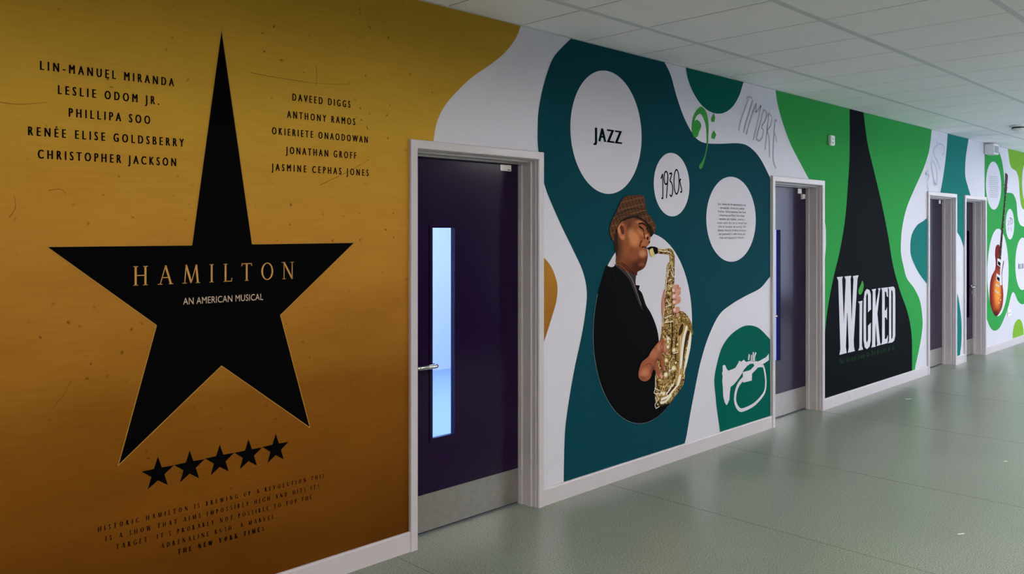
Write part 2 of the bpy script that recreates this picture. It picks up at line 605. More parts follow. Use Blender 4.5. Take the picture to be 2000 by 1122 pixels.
M_SEA2 = pr('mid_teal_print', 24, 118, 110)
M_GREEN = pr('leaf_green_print', 50, 152, 72)
M_CLEF = pr('clef_green_print', 62, 150, 66)
M_LIME = pr('lime_print', 122, 172, 52)
M_NIGHT = pr('night_black_print', 9, 14, 19)
M_GREY = pr('grey_script_print', 178, 176, 186)
M_GREYL = pr('pale_grey_script_print', 194, 196, 206)
M_PARA = pr('paragraph_grey_print', 96, 98, 108)
M_DOOR = mat('dark_purple_door_paint', rgb(26, 3, 42), 0.16, noise=0.05, nscale=3, spec=0.3)
M_STEEL = mat('brushed_steel', rgb(176, 172, 164), 0.34, 0.9, noise=0.08, nscale=30)
M_CHROME = mat('polished_steel', rgb(214, 208, 196), 0.16, 1.0)
M_RUBBER = mat('black_seal', rgb(14, 12, 16), 0.5)
M_PLASTIC = mat('white_plastic', rgb(232, 230, 226), 0.35)
M_PLGREY = mat('grey_plastic', rgb(150, 150, 152), 0.4)
M_ROOM = mat('blue_white_room_paint', rgb(200, 214, 246), 0.7)
M_GLASS = bpy.data.materials.new('clear_glass')
M_GLASS.use_nodes = True
_g = M_GLASS.node_tree.nodes['Principled BSDF']
_g.inputs['Transmission Weight'].default_value = 1.0
_g.inputs['Roughness'].default_value = 0.02
_g.inputs['IOR'].default_value = 1.15
_g.inputs['Base Color'].default_value = (0.95, 0.97, 1, 1)

# ------------------------------------------------------------------ the setting
XA, XB, YR, ZC = -3.0, 24.0, -4.4, 2.785
ARCH = 2.072
DOORS = [(2.537, 3.514), (6.257, 7.222), (9.864, 10.843), (11.150, 12.023)]

bm = bmesh.new()
x = XA
for a, b in DOORS:
    bx(bm, x, a + .03, 0, .2, 0, 3.0)
    bx(bm, a + .03, b - .03, 0, .2, ARCH - .03, 3.0)
    x = b - .03
bx(bm, x, XB, 0, .2, 0, 3.0)
tag(link('wall_left', bm, M_WALL), 'long white corridor wall carrying the printed murals and the doors', 'wall', kind='structure')

bm = bmesh.new()
wins = [(8.4, 10.4), (12.2, 15.9), (17.0, 19.4), (20.4, 22.8)]
x = XA
for a, b in wins:
    bx(bm, x, a, YR - .2, YR, 0, 3.0)
    bx(bm, a, b, YR - .2, YR, 0, .3)
    bx(bm, a, b, YR - .2, YR, 2.55, 3.0)
    x = b
bx(bm, x, XB, YR - .2, YR, 0, 3.0)
tag(link('wall_right', bm, M_FACING), 'unseen corridor wall with windows facing the mural wall, darkened to dim door reflections', 'wall', kind='structure')
for i, (a, b) in enumerate(wins):
    bm = bmesh.new()
    for q in ((a, a + .05), ((a + b) / 2 - .025, (a + b) / 2 + .025), (b - .05, b)):
        bx(bm, q[0], q[1], YR - .12, YR - .06, .3, 2.55)
    bx(bm, a + .05, b - .05, YR - .12, YR - .06, .3, .35)
    bx(bm, a + .05, b - .05, YR - .12, YR - .06, 2.50, 2.55)
    tag(link('window_%d' % (i + 1), bm, M_TRIM), None, None, kind='structure')
tag(link('wall_near', box(XA - .2, XA, YR, 0, 0, 3.0), M_WALL), 'white end wall behind the camera', 'wall', kind='structure')
tag(link('wall_far', box(XB, XB + .2, YR, 0, 0, 3.0), M_WALL), 'white end wall far down the corridor', 'wall', kind='structure')

fl = link('floor', box(XA - .2, XB + .2, YR - .2, 4.2, -.1, 0), M_FLOOR)
tag(fl, 'grey green speckled vinyl corridor floor', 'floor', kind='structure')
bm = bmesh.new()
for x in (-.9, .78, 2.45, 4.12, 5.48, 7.15, 8.82, 10.5, 12.2, 13.9, 15.6):
    bx(bm, x - .002, x + .002, YR + .01, -.018, 0.0, .0006)
link('weld_seam', bm, M_SEAM, fl)

# suspended ceiling: mineral tiles on wide runners along the corridor, butted across it
TX0, TDX = 3.336, 0.5535
RUN = [-0.475 - 0.7925 * k for k in range(5)]
ce = link('ceiling', box(XA - .2, XB + .2, YR - .2, .2, 2.83, 2.99), M_VOID)
tag(ce, 'suspended ceiling of white mineral tiles in a grey grid', 'ceiling', kind='structure')
LIGHTS = []
k0 = int(math.floor((XA - TX0) / TDX)); k1 = int(math.ceil((XB - TX0) / TDX))
for k in range(k0 + 1, k1 - 1):
    if (k + 40) % 5 == 0:
        LIGHTS.append(k)
bm = bmesh.new()
rows = [(0.0, RUN[0])] + list(zip(RUN, RUN[1:])) + [(RUN[-1], YR)]
for ri, (ya, yb) in enumerate(rows):
    for k in range(k0, k1):
        xa, xb = max(XA, TX0 + k * TDX), min(XB, TX0 + (k + 1) * TDX)
        if xb - xa < .02: continue
        g = 0.004
        bx(bm, xa + g, xb - g, yb + .004, ya - .004, ZC, ZC + .02)
link('tile', bm, M_CEIL, ce)
bm = bmesh.new()
for k in range(k0 + 1, k1):
    for ri, (ya, yb) in enumerate(rows):
        x = TX0 + k * TDX
        bx(bm, x - .0039, x + .0039, yb + .02, ya - .02, ZC + .0015, ZC + .015)
link('joint_shadow', bm, M_VOID, ce)  # dark strips laid in the tile gaps, standing in for joint shadow
for y in RUN:
    link('grid_runner', box(XA, XB, y - .019, y + .019, ZC - .0015, ZC + .03), M_GRID, ce)
bm = box(XA, XB, -.022, -.0005, ZC - .002, ZC + .03)
link('edge_trim', bm, M_GRID, ce)

M_PANEL = emis('added_panel_glow', (1.0, 0.955, 0.92, 1), PANEL_GLOW)
M_UP = emis('added_ceiling_fill', (1.0, 0.95, 0.96, 1), UP_GLOW)  # upward glow added to lift the ceiling's brightness
for n, k in enumerate(LIGHTS):  # unseen hung panels, added to light the corridor
    xa, xb = TX0 + k * TDX, TX0 + (k + 2) * TDX
    ya, yb = RUN[4] + .12, RUN[3] - .12
    z = 2.60
    t = thing('added_light', ((xa + xb) / 2, (ya + yb) / 2, ZC), 'unseen light panel added under the corridor ceiling, hung on thin rods', 'added light', 'added corridor light panels')
    link('diffuser', box(xa + .03, xb - .03, ya + .03, yb - .03, z, z + .008), M_PANEL, t)
    link('upward_fill', box(xa + .03, xb - .03, ya + .03, yb - .03, z + .042, z + .05), M_UP, t)
    bm = bmesh.new()
    bx(bm, xa, xb, ya, ya + .03, z - .002, z + .052); bx(bm, xa, xb, yb - .03, yb, z - .002, z + .052)
    bx(bm, xa, xa + .03, ya + .03, yb - .03, z - .002, z + .052); bx(bm, xb - .03, xb, ya + .03, yb - .03, z - .002, z + .052)
    link('light_frame', bm, M_TRIM, t)
    for xr in (xa + .015, xb - .015):
        link('hanging_rod', tube(bmesh.new(), [(xr, (ya + yb) / 2, z + .052), (xr, (ya + yb) / 2, ZC - .001)], .004, 8), M_TRIM, t)

# skirting
segs = [(XA, DOORS[0][0])] + [(DOORS[i][1], DOORS[i + 1][0]) for i in range(3)] + [(DOORS[3][1], XB)]
skl = ['white skirting board under the gold mural panel', 'white skirting board under the teal jazz mural',
       'white skirting board under the green mural with the dark shape', 'short white skirting board between the two far doors',
       'white skirting board under the guitar mural']
for (a, b), lb in zip(segs, skl):
    bm = bmesh.new()
    prof = [(0, 0), (-.016, 0), (-.016, .092), (-.013, .1), (0, .1)]
    A = [bm.verts.new((a, y, z)) for y, z in prof]
    B = [bm.verts.new((b, y, z)) for y, z in prof]
    for i in range(5):
        j = (i + 1) % 5
        bm.faces.new((A[i], A[j], B[j], B[i]))
    bm.faces.new(A[::-1]); bm.faces.new(B)
    bmesh.ops.recalc_face_normals(bm, faces=bm.faces)
    tag(link('baseboard_left', bm, M_TRIM), lb, 'skirting board', kind='structure')

# rooms behind the doors
bm = bmesh.new()
for a, b in ((1.2, 8.4),):
    bx(bm, a - .1, a, .2, 4.2, 0, 2.9)
    bx(bm, b, b + .1, .2, 4.2, 0, 2.9)
    bx(bm, a, b, 4.1, 4.2, 0, 2.9)
bx(bm, 1.1, 8.5, .2, 4.2, 2.9, 3.0)
tag(link('wall_classroom', bm, M_ROOM), 'pale blue room seen through the glass slit of the first door', 'wall', kind='structure')
tag(link('floor_classroom', box(1.2, 8.4, .2, 4.1, 0, .004), mat('pale_blue_vinyl', rgb(140, 170, 236), 0.5, noise=.03)), 'pale blue floor of the room behind the first door', 'floor', kind='structure')
bm = bmesh.new()
bx(bm, 8.5, 8.6, .2, 2.2, 0, 2.9); bx(bm, 13.4, 13.5, .2, 2.2, 0, 2.9); bx(bm, 8.6, 13.4, 2.1, 2.2, 0, 2.9)
bx(bm, 8.5, 13.5, .2, 2.2, 2.9, 3.0)
tag(link('wall_store', bm, M_ROOM), 'unlit room behind the two far doors', 'wall', kind='structure')
M_RL = emis('added_room_glow', (0.72, 0.82, 1.0, 1), ROOM_GLOW)  # bluish panels added so the door slits show a daylight glow
for xa in (2.6, 5.2):
    t = thing('added_light', (xa + .6, 2.2, 2.9), 'unseen panel added to light the pale blue room', 'added light', 'added classroom light panels')
    link('diffuser', box(xa + .02, xa + 1.18, 1.92, 2.48, 2.862, 2.872), M_RL, t)
    bm = bmesh.new()
    bx(bm, xa, xa + 1.2, 1.9, 1.92, 2.86, 2.9); bx(bm, xa, xa + 1.2, 2.48, 2.5, 2.86, 2.9)
    bx(bm, xa, xa + .02, 1.92, 2.48, 2.86, 2.9); bx(bm, xa + 1.18, xa + 1.2, 1.92, 2.48, 2.86, 2.9)
    link('light_frame', bm, M_TRIM, t)


# ------------------------------------------------------------------ doors
def sweep(prof, x0, x1, zt):
    bm = bmesh.new()
    st = [[bm.verts.new((x0 + o, y, 0)) for o, y in prof], [bm.verts.new((x0 + o, y, zt - o)) for o, y in prof],
          [bm.verts.new((x1 - o, y, zt - o)) for o, y in prof], [bm.verts.new((x1 - o, y, 0)) for o, y in prof]]
    n = len(prof)
    for a, b in zip(st, st[1:]):
        for i in range(n):
            j = (i + 1) % n
            bm.faces.new((a[i], a[j], b[j], b[i]))
    bm.faces.new(st[0][::-1]); bm.faces.new(st[3])
    bmesh.ops.recalc_face_normals(bm, faces=bm.faces)
    return bm


def door(i, label, handle_left=True, slit=(.19, .37)):
    x0, x1 = DOORS[i]
    d = thing('door_%d' % (i + 1), ((x0 + x1) / 2, 0.1, 0), label, 'door', kind='structure')
    link('architrave', sweep([(0, 0), (0, -.018), (.003, -.021), (.041, -.021), (.046, -.016), (.046, 0)], x0, x1, ARCH), M_TRIM, d)
    link('door_frame', sweep([(.031, 0), (.047, 0), (.050, .003), (.050, .030), (.059, .033), (.059, .098), (.068, .101), (.068, .128), (.031, .199), (.031, .1)], x0, x1, ARCH), M_TRIM, d)
    lx0, lx1, lz0, lz1 = x0 + .056, x1 - .056, .008, ARCH - .056
    if handle_left:
        h0, h1 = lx0 + slit[0], lx0 + slit[1]
    else:
        h0, h1 = lx1 - slit[1], lx1 - slit[0]
    s0, s1 = .487, 1.64
    ya, yb = .130, .174
    bm = bmesh.new()
    bx(bm, lx0, h0, ya, yb, lz0, lz1); bx(bm, h1, lx1, ya, yb, lz0, lz1)
    bx(bm, h0, h1, ya, yb, lz0, s0); bx(bm, h0, h1, ya, yb, s1, lz1)
    leaf = link('door_leaf', bm, M_DOOR, d)
    bm = bmesh.new()
    w = .012
    bx(bm, h0 - .008, h0 + w, ya - .005, ya + .018, s0 - .008, s1 + .008)
    bx(bm, h1 - w, h1 + .008, ya - .005, ya + .018, s0 - .008, s1 + .008)
    bx(bm, h0 + w, h1 - w, ya - .005, ya + .018, s0 - .008, s0 + w)
    bx(bm, h0 + w, h1 - w, ya - .005, ya + .018, s1 - w, s1 + .008)
    link('glazing_bead', bm, M_DOOR, leaf)
    link('glass_pane', box(h0 + .001, h1 - .001, ya + .019, ya + .025, s0 + .001, s1 - .001), M_GLASS, leaf)
    kp = link('kick_plate', box(lx0 + .014, lx1 - .014, ya - .003, ya, lz0 + .004, .209), M_STEEL, leaf)
    sg = 1 if handle_left else -1
    hx = (lx0 + .055) if handle_left else (lx1 - .055)
    z = .895
    bm = bmesh.new()
    tube(bm, [(hx, ya, z), (hx, ya - .008, z)], .026, 20)
    pts = [(hx, ya - .006, z), (hx, ya - .045, z), (hx + sg * .006, ya - .057, z), (hx + sg * .018, ya - .062, z), (hx + sg * .118, ya - .062, z),
           (hx + sg * .130, ya - .057, z), (hx + sg * .136, ya - .045, z), (hx + sg * .136, ya - .028, z)]
    tube(bm, pts, .0115, 12)
    link('lever_handle', bm, M_CHROME, leaf, smooth=True)
    bm = bmesh.new()
    tube(bm, [(hx, ya, z - .075), (hx, ya - .008, z - .075)], .024, 20)
    tube(bm, [(hx, ya - .008, z - .075), (hx, ya - .018, z - .075)], .009, 14)
    link('lock_escutcheon', bm, M_CHROME, leaf)
    return d, leaf, (lx0, lx1, h0, h1)


d1, leaf1, g1 = door(0, 'dark purple door with narrow glass slit, nearest door right of the gold panel')
d2, leaf2, g2 = door(1, 'purple door between the trumpet disc and the green panel')
d3, leaf3, g3 = door(2, 'third purple door, left of the closely spaced far pair')
d4, leaf4, g4 = door(3, 'farthest purple door, with its lever handle at the right', False, (.15, .33))
o = link('maker_plate', box(3.300, 3.388, .126, .130, 1.962, 1.998, .001), M_PLASTIC, leaf1)
tag(o, 'small white plate')
link('plate_mark', box(3.358, 3.380, .1252, .126, 1.965, 1.971), M_RUBBER, leaf1)
link('maker_plate', box(7.000, 7.070, .126, .130, 1.955, 2.000, .001), M_PLASTIC, leaf2)
bm = bmesh.new()
bx(bm, 7.062, 7.074, .110, .130, 1.905, 1.950); bx(bm, 7.074, 7.086, .106, .130, 1.938, 1.948); bx(bm, 7.092, 7.104, .110, .130, 1.91, 1.95)
link('closer_bracket', bm, M_PLASTIC, leaf2)
link('maker_plate', box(10.66, 10.72, .126, .130, 1.955, 2.000, .001), M_PLASTIC, leaf3)
link('entry_plate', box(11.60, 11.655, .118, .1245, 1.355, 1.42, .002), M_PLASTIC, leaf4)


def soft_print(name, base, blobs, noise=0.06, nscale=16):
    """a printed picture area: base colour with soft-edged patches (centre, radii in wall metres, tilt, colour, strength)"""
    m = bpy.data.materials.new(name)
    m.use_nodes = True
    nt = m.node_tree; N = nt.nodes; Lk = nt.links
    b = N['Principled BSDF']; b.inputs['Roughness'].default_value = 0.7; b.inputs['Specular IOR Level'].default_value = 0.03
    geo = N.new('ShaderNodeNewGeometry')
    tx = N.new('ShaderNodeTexNoise'); tx.inputs['Scale'].default_value = nscale; tx.inputs['Detail'].default_value = 4
    Lk.new(geo.outputs['Position'], tx.inputs['Vector'])
    rp = N.new('ShaderNodeValToRGB')
    c = rgb(*base, K)
    rp.color_ramp.elements[0].position = .3; rp.color_ramp.elements[1].position = .7
    rp.color_ramp.elements[0].color = tuple(q * (1 - noise) for q in c[:3]) + (1,)
    rp.color_ramp.elements[1].color = tuple(min(1, q * (1 + noise)) for q in c[:3]) + (1,)
    Lk.new(tx.outputs['Fac'], rp.inputs['Fac'])
    cur = rp.outputs['Color']
    for (cx, cz), rx, rz, tilt, col, k in blobs:
        mp = N.new('ShaderNodeMapping'); mp.vector_type = 'TEXTURE'
        mp.inputs['Location'].default_value = (cx, 0, cz)
        mp.inputs['Rotation'].default_value = (0, math.radians(tilt), 0)
        mp.inputs['Scale'].default_value = (rx, 1, rz)
        Lk.new(geo.outputs['Position'], mp.inputs[0])
        ln = N.new('ShaderNodeVectorMath'); ln.operation = 'LENGTH'
        Lk.new(mp.outputs[0], ln.inputs[0])
        mr = N.new('ShaderNodeMapRange'); mr.interpolation_type = 'SMOOTHSTEP'
        mr.inputs['From Min'].default_value = 0.25; mr.inputs['From Max'].default_value = 1.0
        mr.inputs['To Min'].default_value = k; mr.inputs['To Max'].default_value = 0.0
        Lk.new(ln.outputs['Value'], mr.inputs['Value'])
        mx = N.new('ShaderNodeMix'); mx.data_type = 'RGBA'; mx.inputs[7].default_value = rgb(*col, K)
        Lk.new(mr.outputs[0], mx.inputs['Factor']); Lk.new(cur, mx.inputs[6])
        cur = mx.outputs[2]
    Lk.new(cur, b.inputs['Base Color'])
    return m


# ------------------------------------------------------------------ gold panel with the star
t = thing('mural', (1.2, 0, .1), 'weathered gold wall panel printed with a large black star and cast names', 'mural panel')
edge = P1([(1018, 47), (1007, 75), (985.5, 103), (957, 126.6), (921, 151.6), (885.6, 185.5), (864, 214), (852, 242.5), (846, 276)])
edge = smooth(edge, closed=False)
edge[0] = (edge[0][0], ZC)
gold = [(-2.9, .1), (-2.9, ZC)] + edge + [(edge[-1][0], ARCH - .02), (2.56, ARCH - .02), (2.56, .1)]
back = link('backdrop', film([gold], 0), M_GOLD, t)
star_px = [(90, 482), (374, 479), (432, 55), (492, 477), (692, 474), (547, 616), (605, 836), (432, 715), (230, 910), (305, 636)]
sp = P1(star_px)
emblem = link('star_emblem', film([sp], 1), M_BLACK, t)
ol = []
for i in range(10):
    ol += ribbon([sp[i], sp[(i + 1) % 10]], .0035)
link('star_outline', quads(ol, 2), M_LINE, t)
serif('title_letter', 'HAMILTON', (259, 560), (574, 543.5), 38, 2, M_TITLE, emblem, condense=.98, apart=True)
sans('subtitle_lettering', 'AN AMERICAN MUSICAL', (357, 595.7), (513, 585.8), 13, 2, M_SUB, emblem, condense=.78)
for s, a, b, h in (('LIN-MANUEL MIRANDA', (78.5, 138), (339, 167.6), 17.3), ('LESLIE ODOM JR.', (113.4, 185.4), (310, 203.5), 17),
                   ('PHILLIPA SOO', (134.5, 229), (292.4, 242), 17), ('REN\u00c9E ELISE GOLDSBERRY', (55, 266.4), (358.4, 285.3), 17.3),
                   ('CHRISTOPHER JACKSON', (74, 311), (343, 324), 17.3),
                   ('DAVEED DIGGS', (571, 197), (683.5, 210.4), 13.8), ('ANTHONY RAMOS', (560.5, 231), (693, 244), 13.8),
                   ('OKIERIETE ONAODOWAN', (531, 263), (717.4, 279), 13.8), ('JONATHAN GROFF', (558, 301), (695, 310), 13.8),
                   ('JASMINE CEPHAS JONES', (530, 334), (719, 343.5), 13.8)):
    sans('cast_lettering', s, a, b, h, 1, M_INK, t, condense=.60, offset=.03)
tops = [(308, 892.8), (370, 881), (428.8, 869), (484.8, 858.8), (538, 848)]
r_s = (at(339.5, 912)[0] - at(276.5, 922)[0]) / 2 / .951
for px, py in tops:
    X, Z = at(px, py)
    pts = []
    for k in range(10):
        r = r_s if k % 2 == 0 else r_s * .40
        a = PI / 2 + k * PI / 5
        pts.append((X + r * math.cos(a), Z - r_s + r * math.sin(a)))
    link('rating_star', film([pts], 1), M_BLACK, t)
for s, a, b, h, wgt in (('HISTORIC HAMILTON IS BREWING UP A REVOLUTION THIS', (190.6, 1041), (632.4, 932.3), 9.8, 2.0),
                        ('IS A SHOW THAT AIMS IMPOSSIBLY HIGH AND HITS ITS', (205.4, 1059.2), (623, 952.8), 9.8, 2.0),
                        ("TARGET. IT'S PROBABLY NOT POSSIBLE TO TOP THE", (226.3, 1074.5), (608.2, 975), 9.8, 2.0),
                        ('ADRENALINE RUSH. A MARVEL.', (314, 1072), (539.6, 1012.2), 9.4, 2.0),
                        ('THE NEW YORK TIMES', (346.9, 1083.2), (515, 1037), 9.4, 3.0)):
    serif('quote_lettering', s, a, b, h, 1, M_QUOTE, t, condense=.86, weight=wgt)

for q in ([(490, 142), (530, 150), (575, 157), (620, 163), (684, 165)], [(624, 362), (655, 347), (690, 330), (720, 312)], [(0, 200), (40, 204), (92, 200)], [(18, 425), (30, 405), (27, 382)],
          [(95, 372), (118, 370), (130, 380)], [(100, 800), (125, 770), (140, 742)], [(617, 130), (618, 150), (617, 168)]):
    link('scratch', quads(ribbon(smooth(P1(q), False), [.0022, .0012]), 0.2), pr('scratch_print', 110, 66, 16), back)

pts = P1([(1050, 499), (1058, 499.6), (1069, 511), (1079, 527), (1087, 550.6), (1088.5, 568), (1086, 590), (1079, 615), (1069, 647), (1058, 681), (1050, 690)])
tag(link('mural_shape', film([smooth(pts, sharp=(0, 1, 9, 10))], 0), M_GOLD, None, (3.5, 0, 1.2)),
    'small golden brown curved shape on white wall touching the nearest door frame', 'mural shape')

# ------------------------------------------------------------------ teal mural with discs
t = thing('mural_shape', (4.6, 0, .1), 'large dark teal wall shape with white discs around a saxophone player', 'mural shape')
left = P1([(1119, 72), (1098, 92), (1078, 118), (1062, 165), (1052, 215), (1050, 255), (1051, 290), (1058.6, 342), (1066, 370), (1078, 400), (1098, 445), (1120, 490),
           (1138, 530), (1146, 570), (1143, 612), (1135, 660), (1122, 720), (1110, 790), (1103, 850), (1101, 937)])
right = P1([(1337, 866), (1341, 849), (1348, 808), (1356, 766), (1362, 735), (1369, 704), (1383, 659), (1404, 616), (1428, 595), (1455, 579), (1479, 567), (1490, 558), (1504, 540)])
top = P1([(1504, 350), (1500.5, 340.6), (1487, 314), (1474, 296.5), (1458, 284), (1439, 280), (1407, 281), (1380, 280), (1364, 274), (1351, 259), (1335, 228), (1321, 188), (1311, 151), (1303, 132), (1295, 118)])
L_, R_, U_ = smooth(left, False), smooth(right, False), smooth(top, False)
L_[0] = (L_[0][0], ZC); L_[-1] = (L_[-1][0], .1); R_[0] = (R_[0][0], .1); U_[-1] = (U_[-1][0], ZC)
link('backdrop', film([L_ + R_ + U_], 0), M_TEAL, t)
dj = link('white_disc', film([disc_pts(1113.5, 1252.5, 139, 379)], 1), M_WHITE, t)
sans('title_lettering', 'JAZZ', (1159.5, 275), (1213, 281.5), 26, 2, pr('deep_green_ink', 22, 56, 54), dj, condense=.86, offset=.055)
dy_ = link('white_disc', film([disc_pts(1276.5, 1346, 299, 423)], 1), M_WHITE, t)
c4 = crop(1270, 295, 8.625)
def ell(cx, cy, rx, ry, a0=0, a1=360, n=24):
    return [(cx + rx * math.cos(math.radians(a0 + (a1 - a0) * i / n)), cy + ry * math.sin(math.radians(a0 + (a1 - a0) * i / n))) for i in range(n + 1)]
link('year_lettering', strokes([[(172, 470), (190, 425), (200, 385)], [(201, 390), (206, 600), (206, 800)], [(182, 800), (210, 798)],
                                ell(258, 455, 33, 108), [(291, 400), (285, 540), (278, 640), (265, 800)],
                                [(315, 385), (358, 374)], [(358, 374), (340, 450), (328, 505), (352, 540), (372, 620), (366, 720), (346, 765), (322, 735)],
                                ell(436, 522, 43, 204), [(512, 490), (500, 480), (494, 505), (505, 575), (521, 640), (524, 680), (512, 697), (502, 680)]],
                               .012, 2, c4), M_BLACK, dy_)
dp = link('white_disc', film([disc_pts(1379, 1475.5, 345.6, 511.6)], 1), M_WHITE, t)
para = ['Jazz, known for its improvisation and', 'syncopation, thrives on creative', 'freedom. Skilled musicians like Louis', 'Armstrong and Miles Davis blend',
        'melodies and rhythms, creating a', 'unique sound that can be smooth and', 'sultry or energetic and exciting. This', 'dynamic interplay between structure',
        'and spontaneity is what keeps jazz', 'fresh and engaging for listeners.']
ends = [(260, 598), (285, 578), (260, 600), (280, 580), (275, 585), (250, 607), (262, 598), (256, 600), (268, 592), (278, 580)]
for k, (s, (u0, u1)) in enumerate(zip(para, ends)):
    vb0, vb1 = 380 + k * 45.6, 390 + k * 44.2
    sans('paragraph_lettering', s, (1360 + u0 / 6.236, 340 + vb0 / 6.236), (1360 + u1 / 6.236, 340 + vb1 / 6.236), 4.4, 2, M_PARA, dp, condense=.8, offset=.012)

# ------------------------------------------------------------------ saxophone player, printed on the wall
t = thing('portrait_print', (4.55, 0, .6), 'printed picture of a saxophone player in a brown tweed hat before a white disc', 'portrait print')
circ = disc_pts(1158, 1351, 455, 826, 96)
link('white_disc', film([circ], 1), M_WHITE, t)
sc_x = sum(p[0] for p in circ) / len(circ); sc_z = sum(p[1] for p in circ) / len(circ)
rx_ = max(p[0] for p in circ) - sc_x; rz_ = max(p[1] for p in circ) - sc_z
def on_circle(px, py):
    X, Z = at(px, py)
    return math.atan2((Z - sc_z) / rz_, (X - sc_x) / rx_)
c7 = crop(1140, 360, 4.315); c8 = crop(1140, 590, 4.315)
cH = crop(1185, 370, 6.6); cS = crop(1250, 470, 6.6); cB = crop(1235, 630, 6.232)
a0, a1 = on_circle(1166, 575), on_circle(1318, 768)
if a0 < 0: a0 += 2 * PI
while a1 < a0: a1 += 2 * PI
arc = [(sc_x + rx_ * .998 * math.cos(a0 + (a1 - a0) * i / 60), sc_z + rz_ * .998 * math.sin(a0 + (a1 - a0) * i / 60)) for i in range(61)]
jr = smooth(P1([(1306, 762), (1296, 748), (1288, 730), (1286, 700), (1286, 668), (1284, 650), (1279, 632), (1270, 611), (1261, 596), (1253.6, 574), (1247, 566)]), False)
jk = arc + jr + P1([(1249, 558), (1241, 557), (1240, 542)]) + smooth(P1([(1225, 524), (1209.5, 514), (1195, 522), (1183, 518)]), False) + smooth(P1([(1183, 518), (1175, 543), (1166, 575)]), False)[1:-1]
jacket = link('jacket', film([jk], 2), pr('black_jacket_print', 9, 9, 10), t)
M_FOLD = pr('jacket_fold_print', 30, 30, 32)
link('jacket_fold', strokes([[(230, 720), (290, 850), (360, 960), (440, 1060), (520, 1180)], [(470, 900), (500, 990), (545, 1090), (590, 1200)],
                             [(430, 1270), (500, 1420), (560, 1560)]], [.006, .002], 3, c7), M_FOLD, jacket)
shirt = link('shirt', film([c7([(255, 682), (285, 652), (345, 682), (400, 735), (437, 772), (432, 840), (455, 940), (500, 1070), (470, 1030), (420, 900), (378, 800), (318, 735)])], 3), pr('grey_shirt_print', 58, 50, 52), t)
link('shirt_stripe', strokes([[(262, 672), (330, 715), (395, 790), (440, 900), (480, 1020)], [(275, 662), (340, 698), (405, 765)], [(300, 658), (360, 695), (420, 758)]], .0045, 4, c7), pr('shirt_stripe_print', 150, 132, 130), shirt)
def bl(u, v, ru, rv, tilt, col, k, cv=cH):
    c = cv([(u, v)])[0]
    return (c, cv([(u + ru, v)])[0][0] - c[0], c[1] - cv([(u, v + rv)])[0][1], tilt, col, k)
HEADM = soft_print('printed_face', (158, 90, 54), [
    bl(440, 900, 130, 170, 0, (112, 58, 36), .8), bl(280, 500, 50, 110, 0, (96, 54, 36), .8), bl(330, 800, 70, 160, 0, (128, 70, 44), .6),
    bl(110, 760, 150, 360, 0, (84, 48, 32), .9), bl(370, 1030, 200, 190, 0, (70, 32, 20), .95), bl(250, 960, 120, 200, 0, (110, 60, 38), .6),
    bl(270, 410, 110, 110, 0, (104, 60, 42), .8), bl(420, 375, 140, 50, 0, (92, 52, 36), .8), bl(530, 520, 50, 90, 0, (110, 62, 42), .6),
    bl(350, 640, 100, 150, 10, (212, 136, 90), .9), bl(300, 560, 60, 90, 0, (214, 142, 98), .5), bl(410, 425, 60, 40, 0, (206, 136, 94), .6), bl(470, 480, 60, 50, 0, (134, 76, 50), .7), bl(430, 560, 70, 40, 30, (206, 136, 94), .6),
    bl(455, 830, 70, 70, 0, (206, 140, 104), .75), bl(520, 940, 60, 110, 0, (84, 40, 24), .9), bl(510, 780, 30, 40, 0, (120, 62, 44), .6), bl(470, 690, 60, 60, 0, (190, 120, 82), .6),
    bl(345, 860, 90, 90, 0, (150, 86, 56), .5), bl(440, 970, 60, 40, 0, (150, 92, 64), .5), bl(240, 690, 60, 160, 0, (140, 80, 50), .6)])
head = link('head', film([smooth(cH([(150, 440), (330, 350), (470, 405), (540, 520), (556, 600), (552, 655), (546, 695), (522, 728), (503, 757), (518, 800), (523, 860), (508, 940), (480, 1008), (430, 1045),
                                     (390, 1066), (372, 1112), (250, 1065), (118, 965), (112, 850), (85, 700), (72, 600), (105, 520)]), n=5)], 4), HEADM, t)
def facet(name, pts, col, lay, parent, cv=cH, n=5):
    return link(name, film([smooth(cv(pts), n=n)], lay), col, parent)
facet('hairline', [(78, 610), (110, 540), (130, 520), (132, 640), (140, 760), (125, 850), (113, 850), (88, 700)], pr('hair_stubble_print', 52, 36, 30), 6, head)
facet('nose', [(478, 610), (500, 580), (535, 580), (553, 610), (548, 660), (520, 665), (490, 650)], soft_print('printed_nose', (186, 116, 78), [bl(500, 600, 40, 40, 0, (220, 150, 110), .8), bl(545, 600, 30, 60, 0, (130, 74, 50), .7)]), 5, head)
facet('eyelid', [(415, 470), (450, 470), (480, 500), (472, 535), (445, 520)], pr('eyelid_print', 150, 86, 58), 5, head)
for q in ([(503, 630), (512, 612), (526, 612), (528, 650), (512, 652)], [(530, 686), (543, 664), (549, 672), (545, 694)]):
    link('nostril', film([smooth(cH(q))], 6), pr('nostril_print', 50, 18, 12), head)
link('closed_eye', strokes([[(408, 474), (436, 498), (456, 514), (468, 545)], [(500, 500), (516, 520), (528, 560)], [(400, 446), (450, 440), (498, 470), (522, 505)]], [.012, .007], 6, cH), pr('eye_line_print', 40, 16, 10), head)
link('face_crease', strokes([[(446, 660), (424, 700), (416, 745)], [(440, 752), (470, 742), (503, 757)], [(470, 560), (476, 600), (486, 640)]], .009, 6, cH), pr('crease_print', 74, 32, 20), head)
